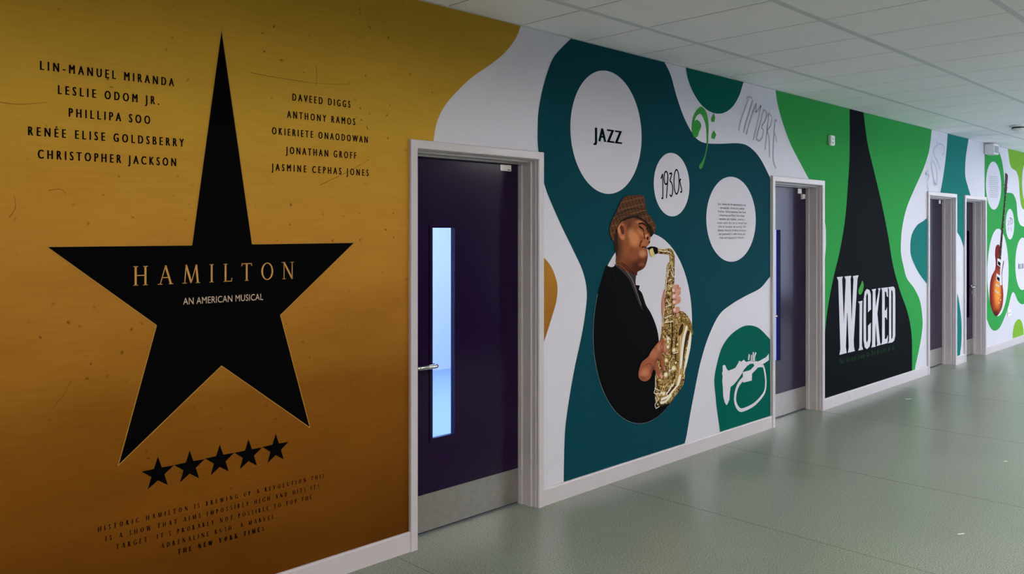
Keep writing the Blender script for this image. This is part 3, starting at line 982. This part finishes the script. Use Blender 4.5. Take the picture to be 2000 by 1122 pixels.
ear = facet('ear', [(150, 447), (180, 432), (208, 450), (222, 500), (226, 580), (221, 640), (196, 656), (165, 632), (145, 580), (128, 510)], soft_print('printed_ear', (176, 104, 66), [bl(150, 520, 30, 100, 0, (212, 138, 96), .8), bl(195, 620, 40, 40, 0, (206, 132, 92), .7), bl(215, 520, 20, 90, 0, (140, 78, 50), .7)]), 6, head)
link('ear_hollow', film([smooth(cH([(160, 480), (192, 470), (212, 520), (210, 570), (190, 580), (172, 545)]))], 7), pr('ear_hollow_print', 104, 50, 32), head)
hat = link('hat', film([smooth(cH([(100, 320), (125, 270), (160, 180), (210, 112), (260, 86), (330, 78), (420, 74), (456, 82), (472, 115), (490, 200), (508, 300), (562, 370), (602, 430), (620, 490), (608, 550), (575, 602), (552, 612),
                                   (542, 560), (520, 482), (470, 416), (400, 372), (330, 358), (260, 376), (200, 402), (160, 440), (130, 490), (102, 560), (86, 640), (70, 662), (45, 620), (28, 540), (33, 480), (50, 420), (78, 360)]), n=5)], 7), tweed_material(), t)
link('brim_underside', film([smooth(cH([(330, 358), (400, 370), (470, 415), (522, 484), (543, 560), (552, 611), (575, 601), (590, 560), (572, 500), (520, 440), (470, 395), (400, 350), (330, 342), (260, 358), (200, 388), (160, 424), (128, 480), (100, 560), (86, 638), (102, 562), (130, 492), (160, 442), (200, 404), (260, 378)]), n=3)], 8), pr('brim_dark_print', 40, 28, 22), hat)
link('hat_band_crease', strokes([[(105, 325), (180, 300), (280, 262), (380, 250), (490, 262)], [(350, 345), (420, 310), (490, 285)], [(365, 350), (440, 325), (505, 312)],
                                 [(80, 395), (150, 352), (250, 330), (340, 332)], [(200, 404), (260, 380), (330, 362), (400, 376), (470, 420), (522, 486), (545, 565)]], [.008, .004], 8, cH), pr('hat_crease_print', 50, 38, 30), hat)
sax = link('saxophone', film([smooth(cS([(220, 108), (300, 116), (335, 100), (385, 108), (418, 132), (438, 185), (442, 270), (440, 350), (437, 560), (450, 700), (445, 900), (495, 905), (560, 925), (620, 990), (667, 1090),
                                         (664, 1115), (640, 1240), (612, 1420), (590, 1600), (575, 1730), (555, 1850), (500, 1940), (440, 2020), (395, 2085), (330, 2110), (250, 2130), (205, 2110), (190, 2020), (196, 1880), (195, 1750), (200, 1600), (235, 1400), (262, 1230), (275, 1120),
                                         (296, 860), (318, 620), (330, 480), (344, 320), (376, 270), (372, 205), (345, 182), (290, 176), (222, 165)]), n=4)], 3), brass_print(), t)
link('mouthpiece', film([cS([(70, 98), (130, 76), (180, 80), (216, 95), (221, 165), (182, 180), (165, 140), (110, 125)])], 8), M_BLACK, sax)
link('ligature', film([smooth(cS([(116, 118), (150, 100), (160, 138), (170, 186), (150, 214), (126, 192), (112, 150)]))], 9), pr('ligature_print', 214, 190, 120), sax)
M_HI = pr('brass_highlight_print', 238, 230, 206); M_SH = pr('brass_shadow_print', 60, 42, 24); M_MB = pr('brass_mid_print', 186, 150, 84)
link('bell', film([smooth(cB([(575, 30), (600, 0), (640, 40), (690, 90), (702, 120), (655, 250), (625, 430), (604, 600), (588, 690), (556, 775), (510, 800), (545, 640), (560, 420), (552, 250), (545, 150)]))], 4), M_MB, sax)
link('bell_highlight', film([smooth(cB([(645, 45), (665, 60), (640, 160), (612, 340), (596, 520), (575, 560), (583, 380), (600, 210)])), smooth(cB([(690, 150), (712, 130), (700, 300), (660, 480), (612, 640), (640, 430)])),
                             smooth(cB([(560, 650), (585, 640), (575, 720), (545, 780), (535, 760)]))], 5), M_HI, sax)
link('bell_shade', film([smooth(cB([(590, 20), (612, 30), (602, 110), (570, 160), (552, 150), (565, 80)])), smooth(cB([(660, 110), (690, 120), (640, 300), (612, 480), (600, 560), (612, 380), (632, 220)]))], 6), M_SH, sax)
link('bell_rim', strokes([[(590, -20), (640, -10), (680, 40), (712, 100), (722, 150)]], .022, 7, cB), pr('rim_print', 128, 104, 44), sax)
link('bow', strokes([[(360, 880), (420, 860), (460, 790), (500, 740)], [(340, 940), (430, 900), (490, 830), (540, 770)], [(330, 980), (400, 960), (470, 880)]], [.02, .012], 5, cB), M_HI, sax)
link('bow_shade', strokes([[(300, 960), (340, 1010), (400, 990)], [(420, 880), (480, 800), (520, 760)], [(290, 700), (300, 780), (330, 860)]], [.016, .008], 6, cB), M_SH, sax)
link('tube_shade', strokes([[(475, 0), (480, 150), (470, 300), (468, 430)], [(530, 180), (520, 330), (520, 520), (500, 680)], [(380, 600), (420, 640), (430, 700)]], [.02, .012], 4, cB), M_SH, sax)
link('tube_highlight', strokes([[(230, 128), (300, 140), (350, 138), (395, 165)], [(352, 340), (338, 480), (326, 620), (305, 860), (285, 1110)]], .005, 4, cS), M_HI, sax)
for (u, v, r) in ((405, 465, 26), (425, 205, 24), (425, 300, 24), (540, 270, 15), (520, 492, 16), (400, 640, 34), (425, 240, 20), (495, 560, 34), (500, 340, 30), (375, 870, 30), (345, 860, 20)):
    X, Z = cB([(u, v)])[0]
    kx = cB([(u + r, v)])[0][0] - X; kz = Z - cB([(u, v + r * 1.2)])[0][1]
    kc = link('key_cup', film([ring(X, Z, kx, kz, 24)], 6), M_MB, sax)
    link('key_pearl', film([ring(X - kx * .1, Z + kz * .1, kx * .6, kz * .6, 20)], 7), M_HI, sax)
link('key_rod', strokes([[(440, 480), (445, 620)], [(400, 160), (455, 210)], [(270, 650), (268, 800), (255, 860), (330, 870)], [(575, 170), (572, 400), (560, 620)], [(490, 380), (550, 360)], [(430, 590), (520, 560)],
                         [(275, 1050), (320, 1020)], [(285, 880), (300, 940), (265, 1000), (280, 1050)], [(260, 800), (320, 830)]], .006, 8, cB), M_HI, sax)
link('key_lever', strokes([[(390, 400), (420, 470)], [(360, 520), (400, 500)], [(350, 570), (400, 600)], [(330, 760), (380, 840)], [(320, 860), (390, 830)], [(310, 1000), (400, 960)], [(360, 380), (350, 470)], [(300, 1060), (420, 1040)], [(400, 320), (420, 420)]], .006, 6, cS), M_HI, sax)
M_HAND = soft_print('printed_hand', (158, 90, 62), [bl(140, 610, 80, 80, 0, (200, 126, 92), .8, cB), bl(240, 600, 50, 90, 0, (96, 48, 32), .7, cB), bl(250, 380, 80, 90, 0, (190, 118, 86), .7, cB), bl(320, 300, 50, 70, 0, (206, 140, 110), .7, cB),
    bl(390, 300, 30, 90, 0, (204, 140, 112), .7, cB), bl(340, 640, 30, 40, 0, (216, 150, 126), .8, cB), bl(390, 560, 30, 50, 0, (206, 138, 112), .7, cB), bl(320, 470, 40, 60, 0, (112, 58, 40), .6, cB), bl(110, 680, 60, 40, 0, (120, 64, 44), .6, cB)]); M_HANDL = soft_print('printed_fingers', (206, 148, 126), [bl(490, 600, 40, 40, 0, (170, 104, 86), .6, cS), bl(500, 700, 30, 60, 0, (176, 110, 90), .6, cS), bl(490, 790, 30, 40, 0, (176, 110, 90), .6, cS), bl(430, 700, 40, 30, 0, (228, 184, 166), .6, cS), bl(440, 830, 40, 20, 0, (150, 88, 72), .7, cS), bl(440, 760, 40, 14, 0, (150, 88, 72), .7, cS)])
rh = link('hand', film([smooth(cB([(345, 203), (280, 270), (220, 350), (180, 420), (110, 480), (75, 560), (64, 650), (90, 702), (150, 716), (205, 680), (232, 605), (252, 572), (282, 625), (322, 682), (350, 686), (358, 650), (322, 570), (290, 500), (304, 450),
                                   (330, 492), (352, 562), (376, 592), (396, 580), (376, 500), (356, 420), (346, 352), (372, 372), (402, 392), (416, 374), (408, 310), (386, 232)]), n=4)], 8), M_HAND, t)
link('finger_crease', strokes([[(240, 560), (270, 480), (300, 430)], [(345, 355), (330, 300), (350, 250)], [(150, 520), (200, 500), (240, 560)]], .004, 10, cB), pr('hand_crease_print', 96, 46, 32), rh)
for q in ([(335, 650), (352, 648), (350, 682), (336, 676)], [(400, 372), (414, 364), (410, 388), (402, 388)]):
    link('fingernail', film([smooth(cB(q))], 10), pr('nail_print', 222, 166, 146), rh)
lh = link('hand', film([smooth(cS([(312, 628), (292, 680), (270, 800), (274, 965), (294, 962), (304, 860), (318, 740)]))], 4), pr('thumb_print', 188, 128, 112), t)
for pts in ([(400, 632), (440, 575), (478, 570), (492, 590), (470, 632), (432, 668), (405, 665)], [(398, 722), (440, 680), (476, 612), (510, 608), (514, 650), (504, 694), (462, 738), (420, 757)],
            [(404, 792), (440, 752), (488, 725), (514, 738), (506, 795), (452, 826), (415, 828)], [(410, 888), (440, 864), (488, 854), (502, 886), (482, 928), (440, 932), (415, 916)], [(452, 952), (488, 934), (492, 962), (466, 986)]):
    fg = link('finger', film([smooth(cS(pts))], 8), M_HANDL, lh)
for u, v in ((418, 640), (424, 716), (428, 792), (434, 892)):
    link('fingernail', film([smooth(cS([(u - 14, v - 16), (u + 12, v - 10), (u + 10, v + 18), (u - 12, v + 16)]))], 9), pr('nail_pale_print', 232, 196, 184), lh)

# ------------------------------------------------------------------ shapes between the jazz mural and the second door
pts = P1([(1338, 128), (1339, 131.5), (1344, 156), (1353.5, 180), (1367, 201.6), (1383, 216), (1399, 222), (1415, 220), (1431, 208), (1444, 185.5), (1451.6, 160), (1452, 158)])
q = smooth(pts, False); q[0] = (q[0][0], ZC); q[-1] = (q[-1][0], ZC)
tag(link('mural_shape', film([q], 0), M_SEA, None, (5.4, 0, 2.4)), 'dark green half disc cut off by the ceiling above the bass clef', 'mural shape')
cc = crop(1340, 190, 7.475)
t = thing('clef_print', (5.3, 0, 1.9), 'bright green brush drawn bass clef overlapping the teal shape', 'clef print')
link('clef_curve', film([smooth(cc([(84, 400), (100, 300), (140, 210), (205, 143), (245, 155), (285, 205), (315, 310), (326, 430), (322, 560), (316, 690), (292, 820), (262, 940), (235, 1025), (200, 1052), (188, 1000), (240, 920), (275, 820), (296, 700), (298, 560),
                                    (290, 430), (262, 325), (225, 258), (190, 243), (145, 285), (115, 358), (150, 325), (195, 358), (218, 415), (200, 475), (182, 515), (165, 575), (118, 585), (92, 545), (80, 470)]), n=5, sharp=(24, 25))], 1), M_CLEF, t)
link('clef_dot', film([cc([(403, 235), (422, 300), (405, 365), (368, 355), (368, 300)])], 1), M_CLEF, t)
link('clef_dot', film([cc([(403, 485), (438, 550), (410, 615), (368, 600), (372, 545)])], 1), M_CLEF, t)
c6 = crop(1390, 130, 5.344)
tag(link('script_lettering', strokes([[(358, 328), (385, 318), (418, 330)], [(385, 340), (335, 470), (298, 580), (280, 672)], [(430, 352), (392, 480), (352, 600), (330, 692)],
                                      [(465, 385), (420, 500), (378, 640), (358, 712)], [(465, 385), (460, 480)], [(460, 480), (512, 408)], [(512, 408), (482, 560), (448, 700), (432, 770)],
                                      [(540, 450), (505, 590), (466, 740)], [(540, 450), (570, 485), (560, 560), (518, 630), (537, 665), (525, 740), (490, 776), (462, 750)],
                                      [(595, 490), (578, 650), (555, 872)], [(595, 490), (627, 535), (612, 620), (580, 672), (600, 760), (603, 952)],
                                      [(662, 560), (650, 700), (640, 900), (646, 990), (672, 1060)], [(655, 558), (682, 572)], [(652, 690), (668, 740), (680, 790)]],
                                     [.013, .019], 0, c6), M_GREY, None, (6.2, 0, 2.1)),
    'pale grey handwritten capital letters above the second door', 'wall lettering')
t = thing('trumpet_print', (6.0, 0, .1), 'sea green disc with a white trumpet drawing beside the second door', 'trumpet print')
pts = P1([(1406, 842), (1400, 800), (1397.5, 774), (1395, 742), (1400, 712), (1409.5, 680), (1425.5, 656), (1447, 640), (1464, 636), (1482, 641.5), (1500, 659), (1504, 664)])
q = smooth(pts, False); q[0] = (q[0][0], .1)
link('backdrop', film([q + [(q[-1][0], .1)]], 0), M_SEA, t)
ct = crop(1400, 680, 8.63)
tr = link('trumpet', film([ct([(95, 300), (125, 285), (140, 300), (158, 345), (190, 388), (215, 375), (250, 365), (310, 335), (350, 270), (375, 215), (410, 235), (450, 200), (492, 240), (530, 225), (600, 210), (640, 225), (610, 262), (560, 268), (510, 300),
                               (450, 370), (420, 430), (380, 490), (330, 560), (275, 622), (230, 655), (215, 750), (208, 870), (185, 930), (160, 968), (130, 920), (105, 820), (97, 650), (88, 560), (95, 480), (84, 430), (96, 390)]),
                           ct([(640, 225), (700, 228), (760, 195), (830, 155), (872, 95), (872, 205), (800, 258), (762, 272), (775, 330), (740, 322), (690, 330), (640, 382), (590, 432), (585, 550), (440, 585), (435, 410), (560, 375), (630, 300), (610, 262)])], 1), M_WHITE, t)
link('tubing_loop', strokes([[(440, 520), (370, 605), (322, 720), (302, 860), (322, 960), (372, 1035), (440, 1045), (600, 970), (720, 860), (800, 740), (822, 600), (812, 450), (790, 340), (765, 285)]], [.034, .02], 1, ct), M_WHITE, tr)
for p, w in (([(545, 108), (536, 160), (532, 205)], .022), ([(584, 118), (578, 165), (576, 225)], .016), ([(612, 72), (608, 140), (604, 225)], .018), ([(656, 78), (632, 140), (628, 235)], .02)):
    link('valve', strokes([p], w, 1, ct), M_WHITE, tr)

# ------------------------------------------------------------------ green panel with the dark shape
t = thing('mural', (8.2, 0, .1), 'bright green wall panel with a tall dark shape and large white lettering', 'mural panel')
lt = smooth(P1([(1515, 174), (1515, 178), (1519, 204), (1530, 244), (1543, 279), (1559, 311), (1581, 352)]), False); lt[0] = (lt[0][0], ZC)
bul = smooth(P1([(1604, 410), (1606.5, 416), (1612, 440.5), (1613.2, 458), (1613, 482), (1611, 505), (1606.6, 528), (1604, 534)]), False)
rt = smooth(P1([(1787, 718), (1794, 687), (1799.7, 655.4), (1801.7, 627), (1797, 590), (1785.5, 564), (1771, 544), (1764, 518.5), (1759.5, 495), (1759.5, 470), (1762.6, 440), (1771, 405), (1785, 371), (1804, 328), (1815, 291), (1819.7, 252)]), False)
rt[0] = (rt[0][0], .1); rt[-1] = (rt[-1][0], ZC)
gp = lt + [(lt[-1][0], ARCH - .02), (7.205, ARCH - .02), (7.205, bul[0][1])] + bul + [(7.205, bul[-1][1]), (7.205, .1)] + rt
link('backdrop', film([gp], 0), M_GREEN, t)
dl = smooth(P1([(1607, 778), (1608, 700), (1614, 620), (1626, 550), (1640, 490), (1650, 430), (1655, 370), (1659, 300), (1659, 212)]), False)
dr = smooth(P1([(1686, 220), (1694, 280), (1708, 340), (1722, 400), (1734, 460), (1744, 520), (1758, 570), (1772, 610), (1780, 655), (1781, 719)]), False)
dl[0] = (max(dl[0][0], 7.215), .1); dl[-1] = (dl[-1][0], ZC); dr[0] = (dr[0][0], ZC); dr[-1] = (dr[-1][0], .1)
dl = [(max(a, 7.215), b) for a, b in dl]
shape = link('dark_shape', film([dl + dr], 1), M_NIGHT, t)
cw = crop(1625, 530, 5.908)
WK = [[(52, 70), (122, 62), (113, 95), (133, 600), (155, 100), (140, 62), (218, 53), (210, 90), (222, 600), (245, 95), (237, 57), (302, 47), (290, 90), (246, 800), (250, 880), (260, 922), (180, 942), (190, 880), (175, 480), (170, 480), (156, 870), (165, 945), (82, 967), (93, 900), (69, 110)],
      [(298, 352), (348, 342), (345, 370), (341, 860), (355, 905), (300, 917), (313, 880), (315, 380)],
      [(446, 440), (444, 270), (430, 220), (400, 205), (375, 235), (363, 320), (360, 550), (362, 800), (375, 880), (400, 900), (430, 870), (443, 800), (445, 595), (412, 630), (412, 790), (400, 830), (390, 800), (388, 550), (390, 290), (402, 250), (412, 280), (412, 475)],
      [(455, 212), (505, 203), (498, 230), (500, 420), (535, 225), (527, 200), (556, 195), (548, 230), (520, 490), (550, 820), (560, 850), (512, 865), (518, 840), (500, 590), (495, 850), (500, 872), (450, 882), (460, 850), (467, 235)],
      [(565, 195), (640, 186), (642, 300), (630, 290), (622, 240), (605, 235), (605, 455), (620, 450), (632, 415), (632, 560), (620, 535), (605, 535), (605, 785), (625, 780), (642, 735), (638, 830), (565, 850), (575, 815), (575, 225)],
      [(645, 185), (686, 180), (686, 222), (680, 222), (680, 782), (686, 780), (686, 823), (645, 832), (655, 800), (655, 215)],
      [(686, 180), (705, 177), (722, 200), (727, 300), (727, 740), (715, 800), (695, 820), (686, 823), (686, 780), (692, 775), (697, 740), (698, 260), (692, 222), (686, 222)]]
for ps in (WK[0:1], WK[1:2], WK[2:3], WK[3:4], WK[4:5], WK[5:7]):
    link('title_letter', film([cw(p) for p in ps], 2), M_WHITE, shape)
link('letter_dot', film([smooth(cw([(346, 112), (362, 160), (352, 225), (330, 268), (306, 262), (304, 210), (325, 165)]))], 2), M_CLEF, shape)
serif('subtitle_lettering', 'THE UNTOLD STORY OF THE WITCHES OF OZ', (1639.5, 711), (1747, 684), 9.5, 2, pr('green_ink_print', 52, 110, 58), shape, condense=.72, weight=1.1, initials=.75)

cs = crop(1800, 240, 8.02)
tag(link('script_lettering', strokes([[(225, 270), (250, 325), (320, 338), (352, 390), (350, 450), (325, 510)], [(255, 350), (205, 390), (185, 460), (210, 540), (250, 620), (290, 745)],
                                      [(160, 580), (205, 650), (240, 790), (232, 960), (195, 910), (165, 760), (150, 610)], [(100, 750), (60, 800), (115, 830), (85, 900)], [(85, 960), (100, 1040), (95, 1080)], [(180, 930), (210, 975)]],
                                     [.022, .03], 0, cs), M_GREYL, None, (10.1, 0, 2.1)), 'faint grey handwritten scrawl on white above the third door', 'wall lettering')

# ------------------------------------------------------------------ around the far doors
a = smooth(P1([(1835.5, 384), (1842.5, 342.6), (1848, 300), (1851, 260)]), False); a[-1] = (a[-1][0], ZC)
b = smooth(P1([(1891.6, 272), (1886, 308), (1885, 342.6), (1889.6, 362.6), (1896, 384)]), False); b[0] = (b[0][0], ZC)
low = smooth(P1([(1884, 490), (1877, 468), (1872, 458), (1867, 452), (1862, 448)]), False)
xl3, xr3 = DOORS[2][1] - .03, DOORS[3][0] + .03
low = [(min(max(p, xl3), xr3), q_) for p, q_ in low]
poly = a + b + [(b[-1][0], ARCH - .02), (xr3, ARCH - .02)] + low + [(xl3, ARCH - .02), (a[0][0], ARCH - .02)]
tag(link('mural_shape', film([poly], 0), M_SEA2, None, (10.9, 0, 1.9)), 'tall teal shape running from the ceiling down between the two far doors', 'mural shape')
pts = P1([(1812, 425), (1803, 432), (1791, 440.5), (1781, 458), (1778, 480), (1780, 502), (1794, 533), (1812, 557)])
q = [(min(p, 9.89), z) for p, z in smooth(pts, False)]
tag(link('mural_shape', film([q], 0), M_SEA2, None, (9.7, 0, 1.4)), 'teal rounded shape tucked against the left side of the third door', 'mural shape')
pts = P1([(1864, 560), (1869, 572), (1873, 590), (1877, 621), (1878, 650), (1877, 675), (1875, 688)])
q = smooth(pts, False); q[-1] = (q[-1][0], .1)
q = [(max(p, xl3), z) for p, z in q]
tag(link('mural_shape', film([q + [(xl3, .1)]], 0), M_SEA2, None, (10.95, 0, .2)), 'narrow teal sliver low on the wall strip between the far doors', 'mural shape')

# ------------------------------------------------------------------ green blob with the guitar
t = thing('mural_shape', (13.2, 0, .3), 'bright green winding wall shape with white discs around a guitar', 'mural shape')
e1 = crop(1880, 230, 4.675); e2 = crop(1880, 460, 4.675)
gx = DOORS[3][1] - .02
up = smooth(e1([(188, 716), (174, 620), (170, 500), (180, 390), (200, 320), (232, 270), (262, 248)]), False)
up[-1] = (up[-1][0], ZC)
tr_ = smooth(e1([(318, 262), (335, 320), (352, 370), (368, 450), (378, 540), (385, 620), (394, 686)]), False); tr_[0] = (tr_[0][0], ZC)
rg = smooth(e1([(394, 686), (440, 688), (466, 705), (488, 760), (496, 830), (503, 910), (520, 968), (545, 992), (590, 994), (680, 990)]), False)
bt = smooth(e2([(680, 590), (600, 600), (545, 630), (505, 600), (478, 535), (457, 520), (440, 560), (412, 668), (370, 780), (332, 850), (290, 872), (258, 848), (230, 790), (207, 715)]), False)
poly = [(gx, ARCH - .03)] + up[1:] + tr_ + rg[1:] + bt + [(gx, bt[-1][1] + .05)]
poly = [(max(p, gx), z) for p, z in poly]
poly = [(gx, ARCH - .02)] + [p for p in poly if True][1:]
link('backdrop', film([poly], 0), M_GREEN, t)
td = link('white_disc', film([disc_pts(1925.3, 1955, 316, 409.7)], 1), M_WHITE, t)
rows_ = []
for k in range(11):
    v = 540 + k * 18.3
    u = 242 + random.uniform(-3, 6)
    while u < 318:
        w = random.uniform(6, 16)
        rows_.append([(u, v + (u - 280) * .08), (min(u + w, 325), v + (u + w - 280) * .08)])
        u += w + 4
link('paragraph_lettering', strokes(rows_, .014, 2, e1, False), M_GREY, td)
sd = link('white_disc', film([disc_pts(1964, 1980.5, 408.6, 468)], 1), M_WHITE, t)
link('year_lettering', strokes([[(415, 940), (420, 960), (412, 985)], [(430, 915), (442, 925), (432, 955), (436, 980)], [(448, 920), (455, 950), (445, 975)], [(418, 1000), (415, 1030)], [(440, 1000), (445, 1035)]], .012, 2, e1), M_INK, sd)
XL, ZL = at(1982.7, 516)
rB = (at(1996, 464.5)[1] - at(1996, 567)[1]) / 2
bd = link('white_disc', film([ring(XL + rB, (at(1996, 464.5)[1] + at(1996, 567)[1]) / 2, rB, rB)], 1), M_WHITE, t)
sans('title_lettering', 'BLUES', (1989, 523.8), (2004, 526), 10, 2, pr('dark_sea_ink', 0, 70, 62), bd, condense=.85, offset=.07)

t = thing('guitar_print', (13.0, 0, .5), 'printed picture of a sunburst electric guitar before a white disc', 'guitar print')
link('white_disc', film([disc_pts(1928, 1969.4, 447, 618)], 1), M_WHITE, t)
body = link('guitar_body', film([smooth(e2([(300, 110), (318, 85), (335, 95), (335, 140), (326, 205), (340, 235), (358, 248), (376, 232), (366, 300), (360, 350), (362, 440), (370, 540), (362, 640), (340, 700), (310, 738), (285, 720), (260, 660), (245, 580), (248, 450), (265, 370), (295, 310), (300, 240), (294, 180)]))], 2),
            soft_print('printed_sunburst', (112, 26, 24), [bl(315, 520, 62, 260, 0, (196, 92, 32), .95, e2), bl(318, 510, 40, 190, 0, (236, 152, 60), .9, e2), bl(300, 720, 50, 60, 0, (60, 18, 18), .7, e2)], 0.03), t)
link('pickguard', film([e2([(344, 240), (372, 215), (362, 262), (352, 340), (356, 455), (336, 455), (338, 340)])], 5), M_WHITE, body)
for (u, v) in ((328, 250), (320, 390)):
    pk = link('pickup', film([e2([(u - 14, v - 42), (u + 22, v - 18), (u + 18, v + 42), (u - 16, v + 20)])], 6), M_WHITE, body)
    link('pickup_cover', film([e2([(u - 10, v - 16), (u + 14, v), (u + 12, v + 34), (u - 12, v + 12)])], 7), M_BLACK, body)
link('bridge', film([e2([(300, 440), (334, 460), (330, 478), (298, 458)]), e2([(292, 495), (328, 525), (326, 540), (290, 512)])], 5), pr('bridge_print', 190, 180, 160), body)
for u, v in ((325, 575), (340, 545), (330, 618), (345, 590)):
    link('control_knob', film([smooth(e2([(u - 5, v), (u, v - 6), (u + 5, v), (u, v + 6)]))], 5), pr('knob_print', 232, 190, 120), body)
nk = link('guitar_neck', film([[*e2([(326, 210), (346, 225)]), *e1([(394, 690), (384, 688)])]], 5), pr('neck_print', 58, 40, 36), t)
link('fret', strokes([[(386 - k * 5.2, 705 + k * 62), (398 - k * 5.4, 712 + k * 62)] for k in range(12)], .008, 6, e1, False), pr('fret_print', 150, 140, 130), nk)
hs = link('headstock', film([smooth(e1([(382, 692), (380, 640), (388, 560), (388, 510), (400, 512), (410, 535), (404, 600), (402, 660), (396, 690)]))], 5), pr('headstock_print', 74, 62, 60), t)
for u, v in ((378, 570), (377, 600), (376, 632), (410, 560), (409, 595), (407, 640)):
    link('tuning_peg', film([smooth(e1([(u - 5, v), (u, v - 6), (u + 6, v), (u, v + 6)]))], 6), M_GREY, hs)

q = smooth(e1([(412, 284), (420, 340), (428, 400), (442, 450), (462, 470), (488, 488), (506, 530), (516, 600), (522, 700), (536, 800), (560, 842), (620, 880), (760, 880)]), False)
q[0] = (q[0][0], ZC)
t = thing('mural_shape', (15, 0, 2.0), 'lime green wall shape under the ceiling at the far right edge', 'mural shape')
link('backdrop', film([q + [(q[-1][0], ZC)]], 0), M_LIME, t)
XL, ZL = at(1995.6, 356)
rz = (at(2008, 312)[1] - at(2008, 402)[1]) / 2
link('white_disc', film([ring(XL + rz, ZL, rz, rz)], 1), M_WHITE, t)
q = smooth(e2([(456, 900), (468, 830), (488, 785), (512, 766), (536, 785), (550, 830), (557, 880)]), False)
q[0] = (q[0][0], .1); q[-1] = (q[-1][0], .1)
tag(link('mural_shape', film([q], 0), M_LIME, None, (13.6, 0, .1)), 'small lime green mound standing on the far skirting below the guitar', 'mural shape')

# ------------------------------------------------------------------ fittings
X0, Z0 = at(1616.5, 284); X1, Z1 = at(1625, 266)
t = thing('wall_sensor', ((X0 + X1) / 2, 0, Z0), 'small white rectangular sensor on the green wall left of the dark shape', 'sensor')
link('housing', box(X0, X1, -.03, -.0009, Z0, Z1, .006), M_PLASTIC, t)
xm = (X0 + X1) / 2
link('sensor_window', box(xm - .018, xm + .014, -.033, -.030, Z0 + .055, Z1 - .03, .001), M_PLGREY, t)
link('indicator', box(xm - .018, xm + .012, -.032, -.030, Z0 + .018, Z0 + .032, .001), M_PLGREY, t)

t = thing('emergency_sounder', (12.08, -.05, 2.62), 'white box mounted high on the wall at the ceiling above the guitar', 'wall box')
link('housing', box(11.97, 12.19, -.12, -.0009, 2.63, 2.765, .008), M_PLASTIC, t)
link('lens', box(12.0, 12.16, -.124, -.12, 2.65, 2.74, .001), M_PLGREY, t)

t = thing('wall_socket', (13.1, 0, .43), 'white socket plate low on the wall below the guitar', 'socket')
link('face_plate', box(13.03, 13.19, -.011, -.0009, .435, .525, .002), M_PLASTIC, t)
link('socket_slot', box(13.05, 13.17, -.012, -.011, .468, .478), M_PLGREY, t)

t = thing('smoke_detector', (10.3, -.8, ZC), 'round white smoke detector on the ceiling at the far right', 'smoke detector')
link('base', lathe([(.09, ZC), (.09, ZC - .015), (.085, ZC - .022), (.0005, ZC - .022)], 10.3, -.8), M_PLASTIC, t, smooth=False)
link('vent_ring', lathe([(.062, ZC - .022), (.060, ZC - .038), (.0005, ZC - .038)], 10.3, -.8), M_RUBBER, t)
link('cap', lathe([(.072, ZC - .038), (.070, ZC - .046), (.045, ZC - .058), (.0005, ZC - .060)], 10.3, -.8), M_PLASTIC, t)
link('indicator', lathe([(.010, ZC - .060), (.008, ZC - .070), (.0005, ZC - .072)], 10.3, -.8, 12), M_PLASTIC, t)

def ground(px, py):
    a = (px - CX) / FPX; b_ = (HY - py) / FPX
    s = -CAM_H / b_
    return (CT + a * ST) * s, -CAM_D + (ST - a * CT) * s
for (px, py, l, lb) in ((1877, 1044, .02, 'white paper scrap on the floor nearest the lower right corner'), (1964, 902, .014, 'tiny white scrap on the floor at the right edge, halfway down'),
                        (1774, 780, .03, 'pale scrap on the floor in front of the green panel')):
    X, Y = ground(px, py)
    bm = bmesh.new()
    bx(bm, X - l, X + l, Y - .005, Y + .005, .0003, .0022)
    bmesh.ops.rotate(bm, verts=bm.verts, cent=(X, Y, 0), matrix=__import__('mathutils').Matrix.Rotation(-.5, 3, 'Z'))
    tag(link('paper_scrap', bm, M_PLASTIC, None, (X, Y, 0)), lb, 'paper scrap')
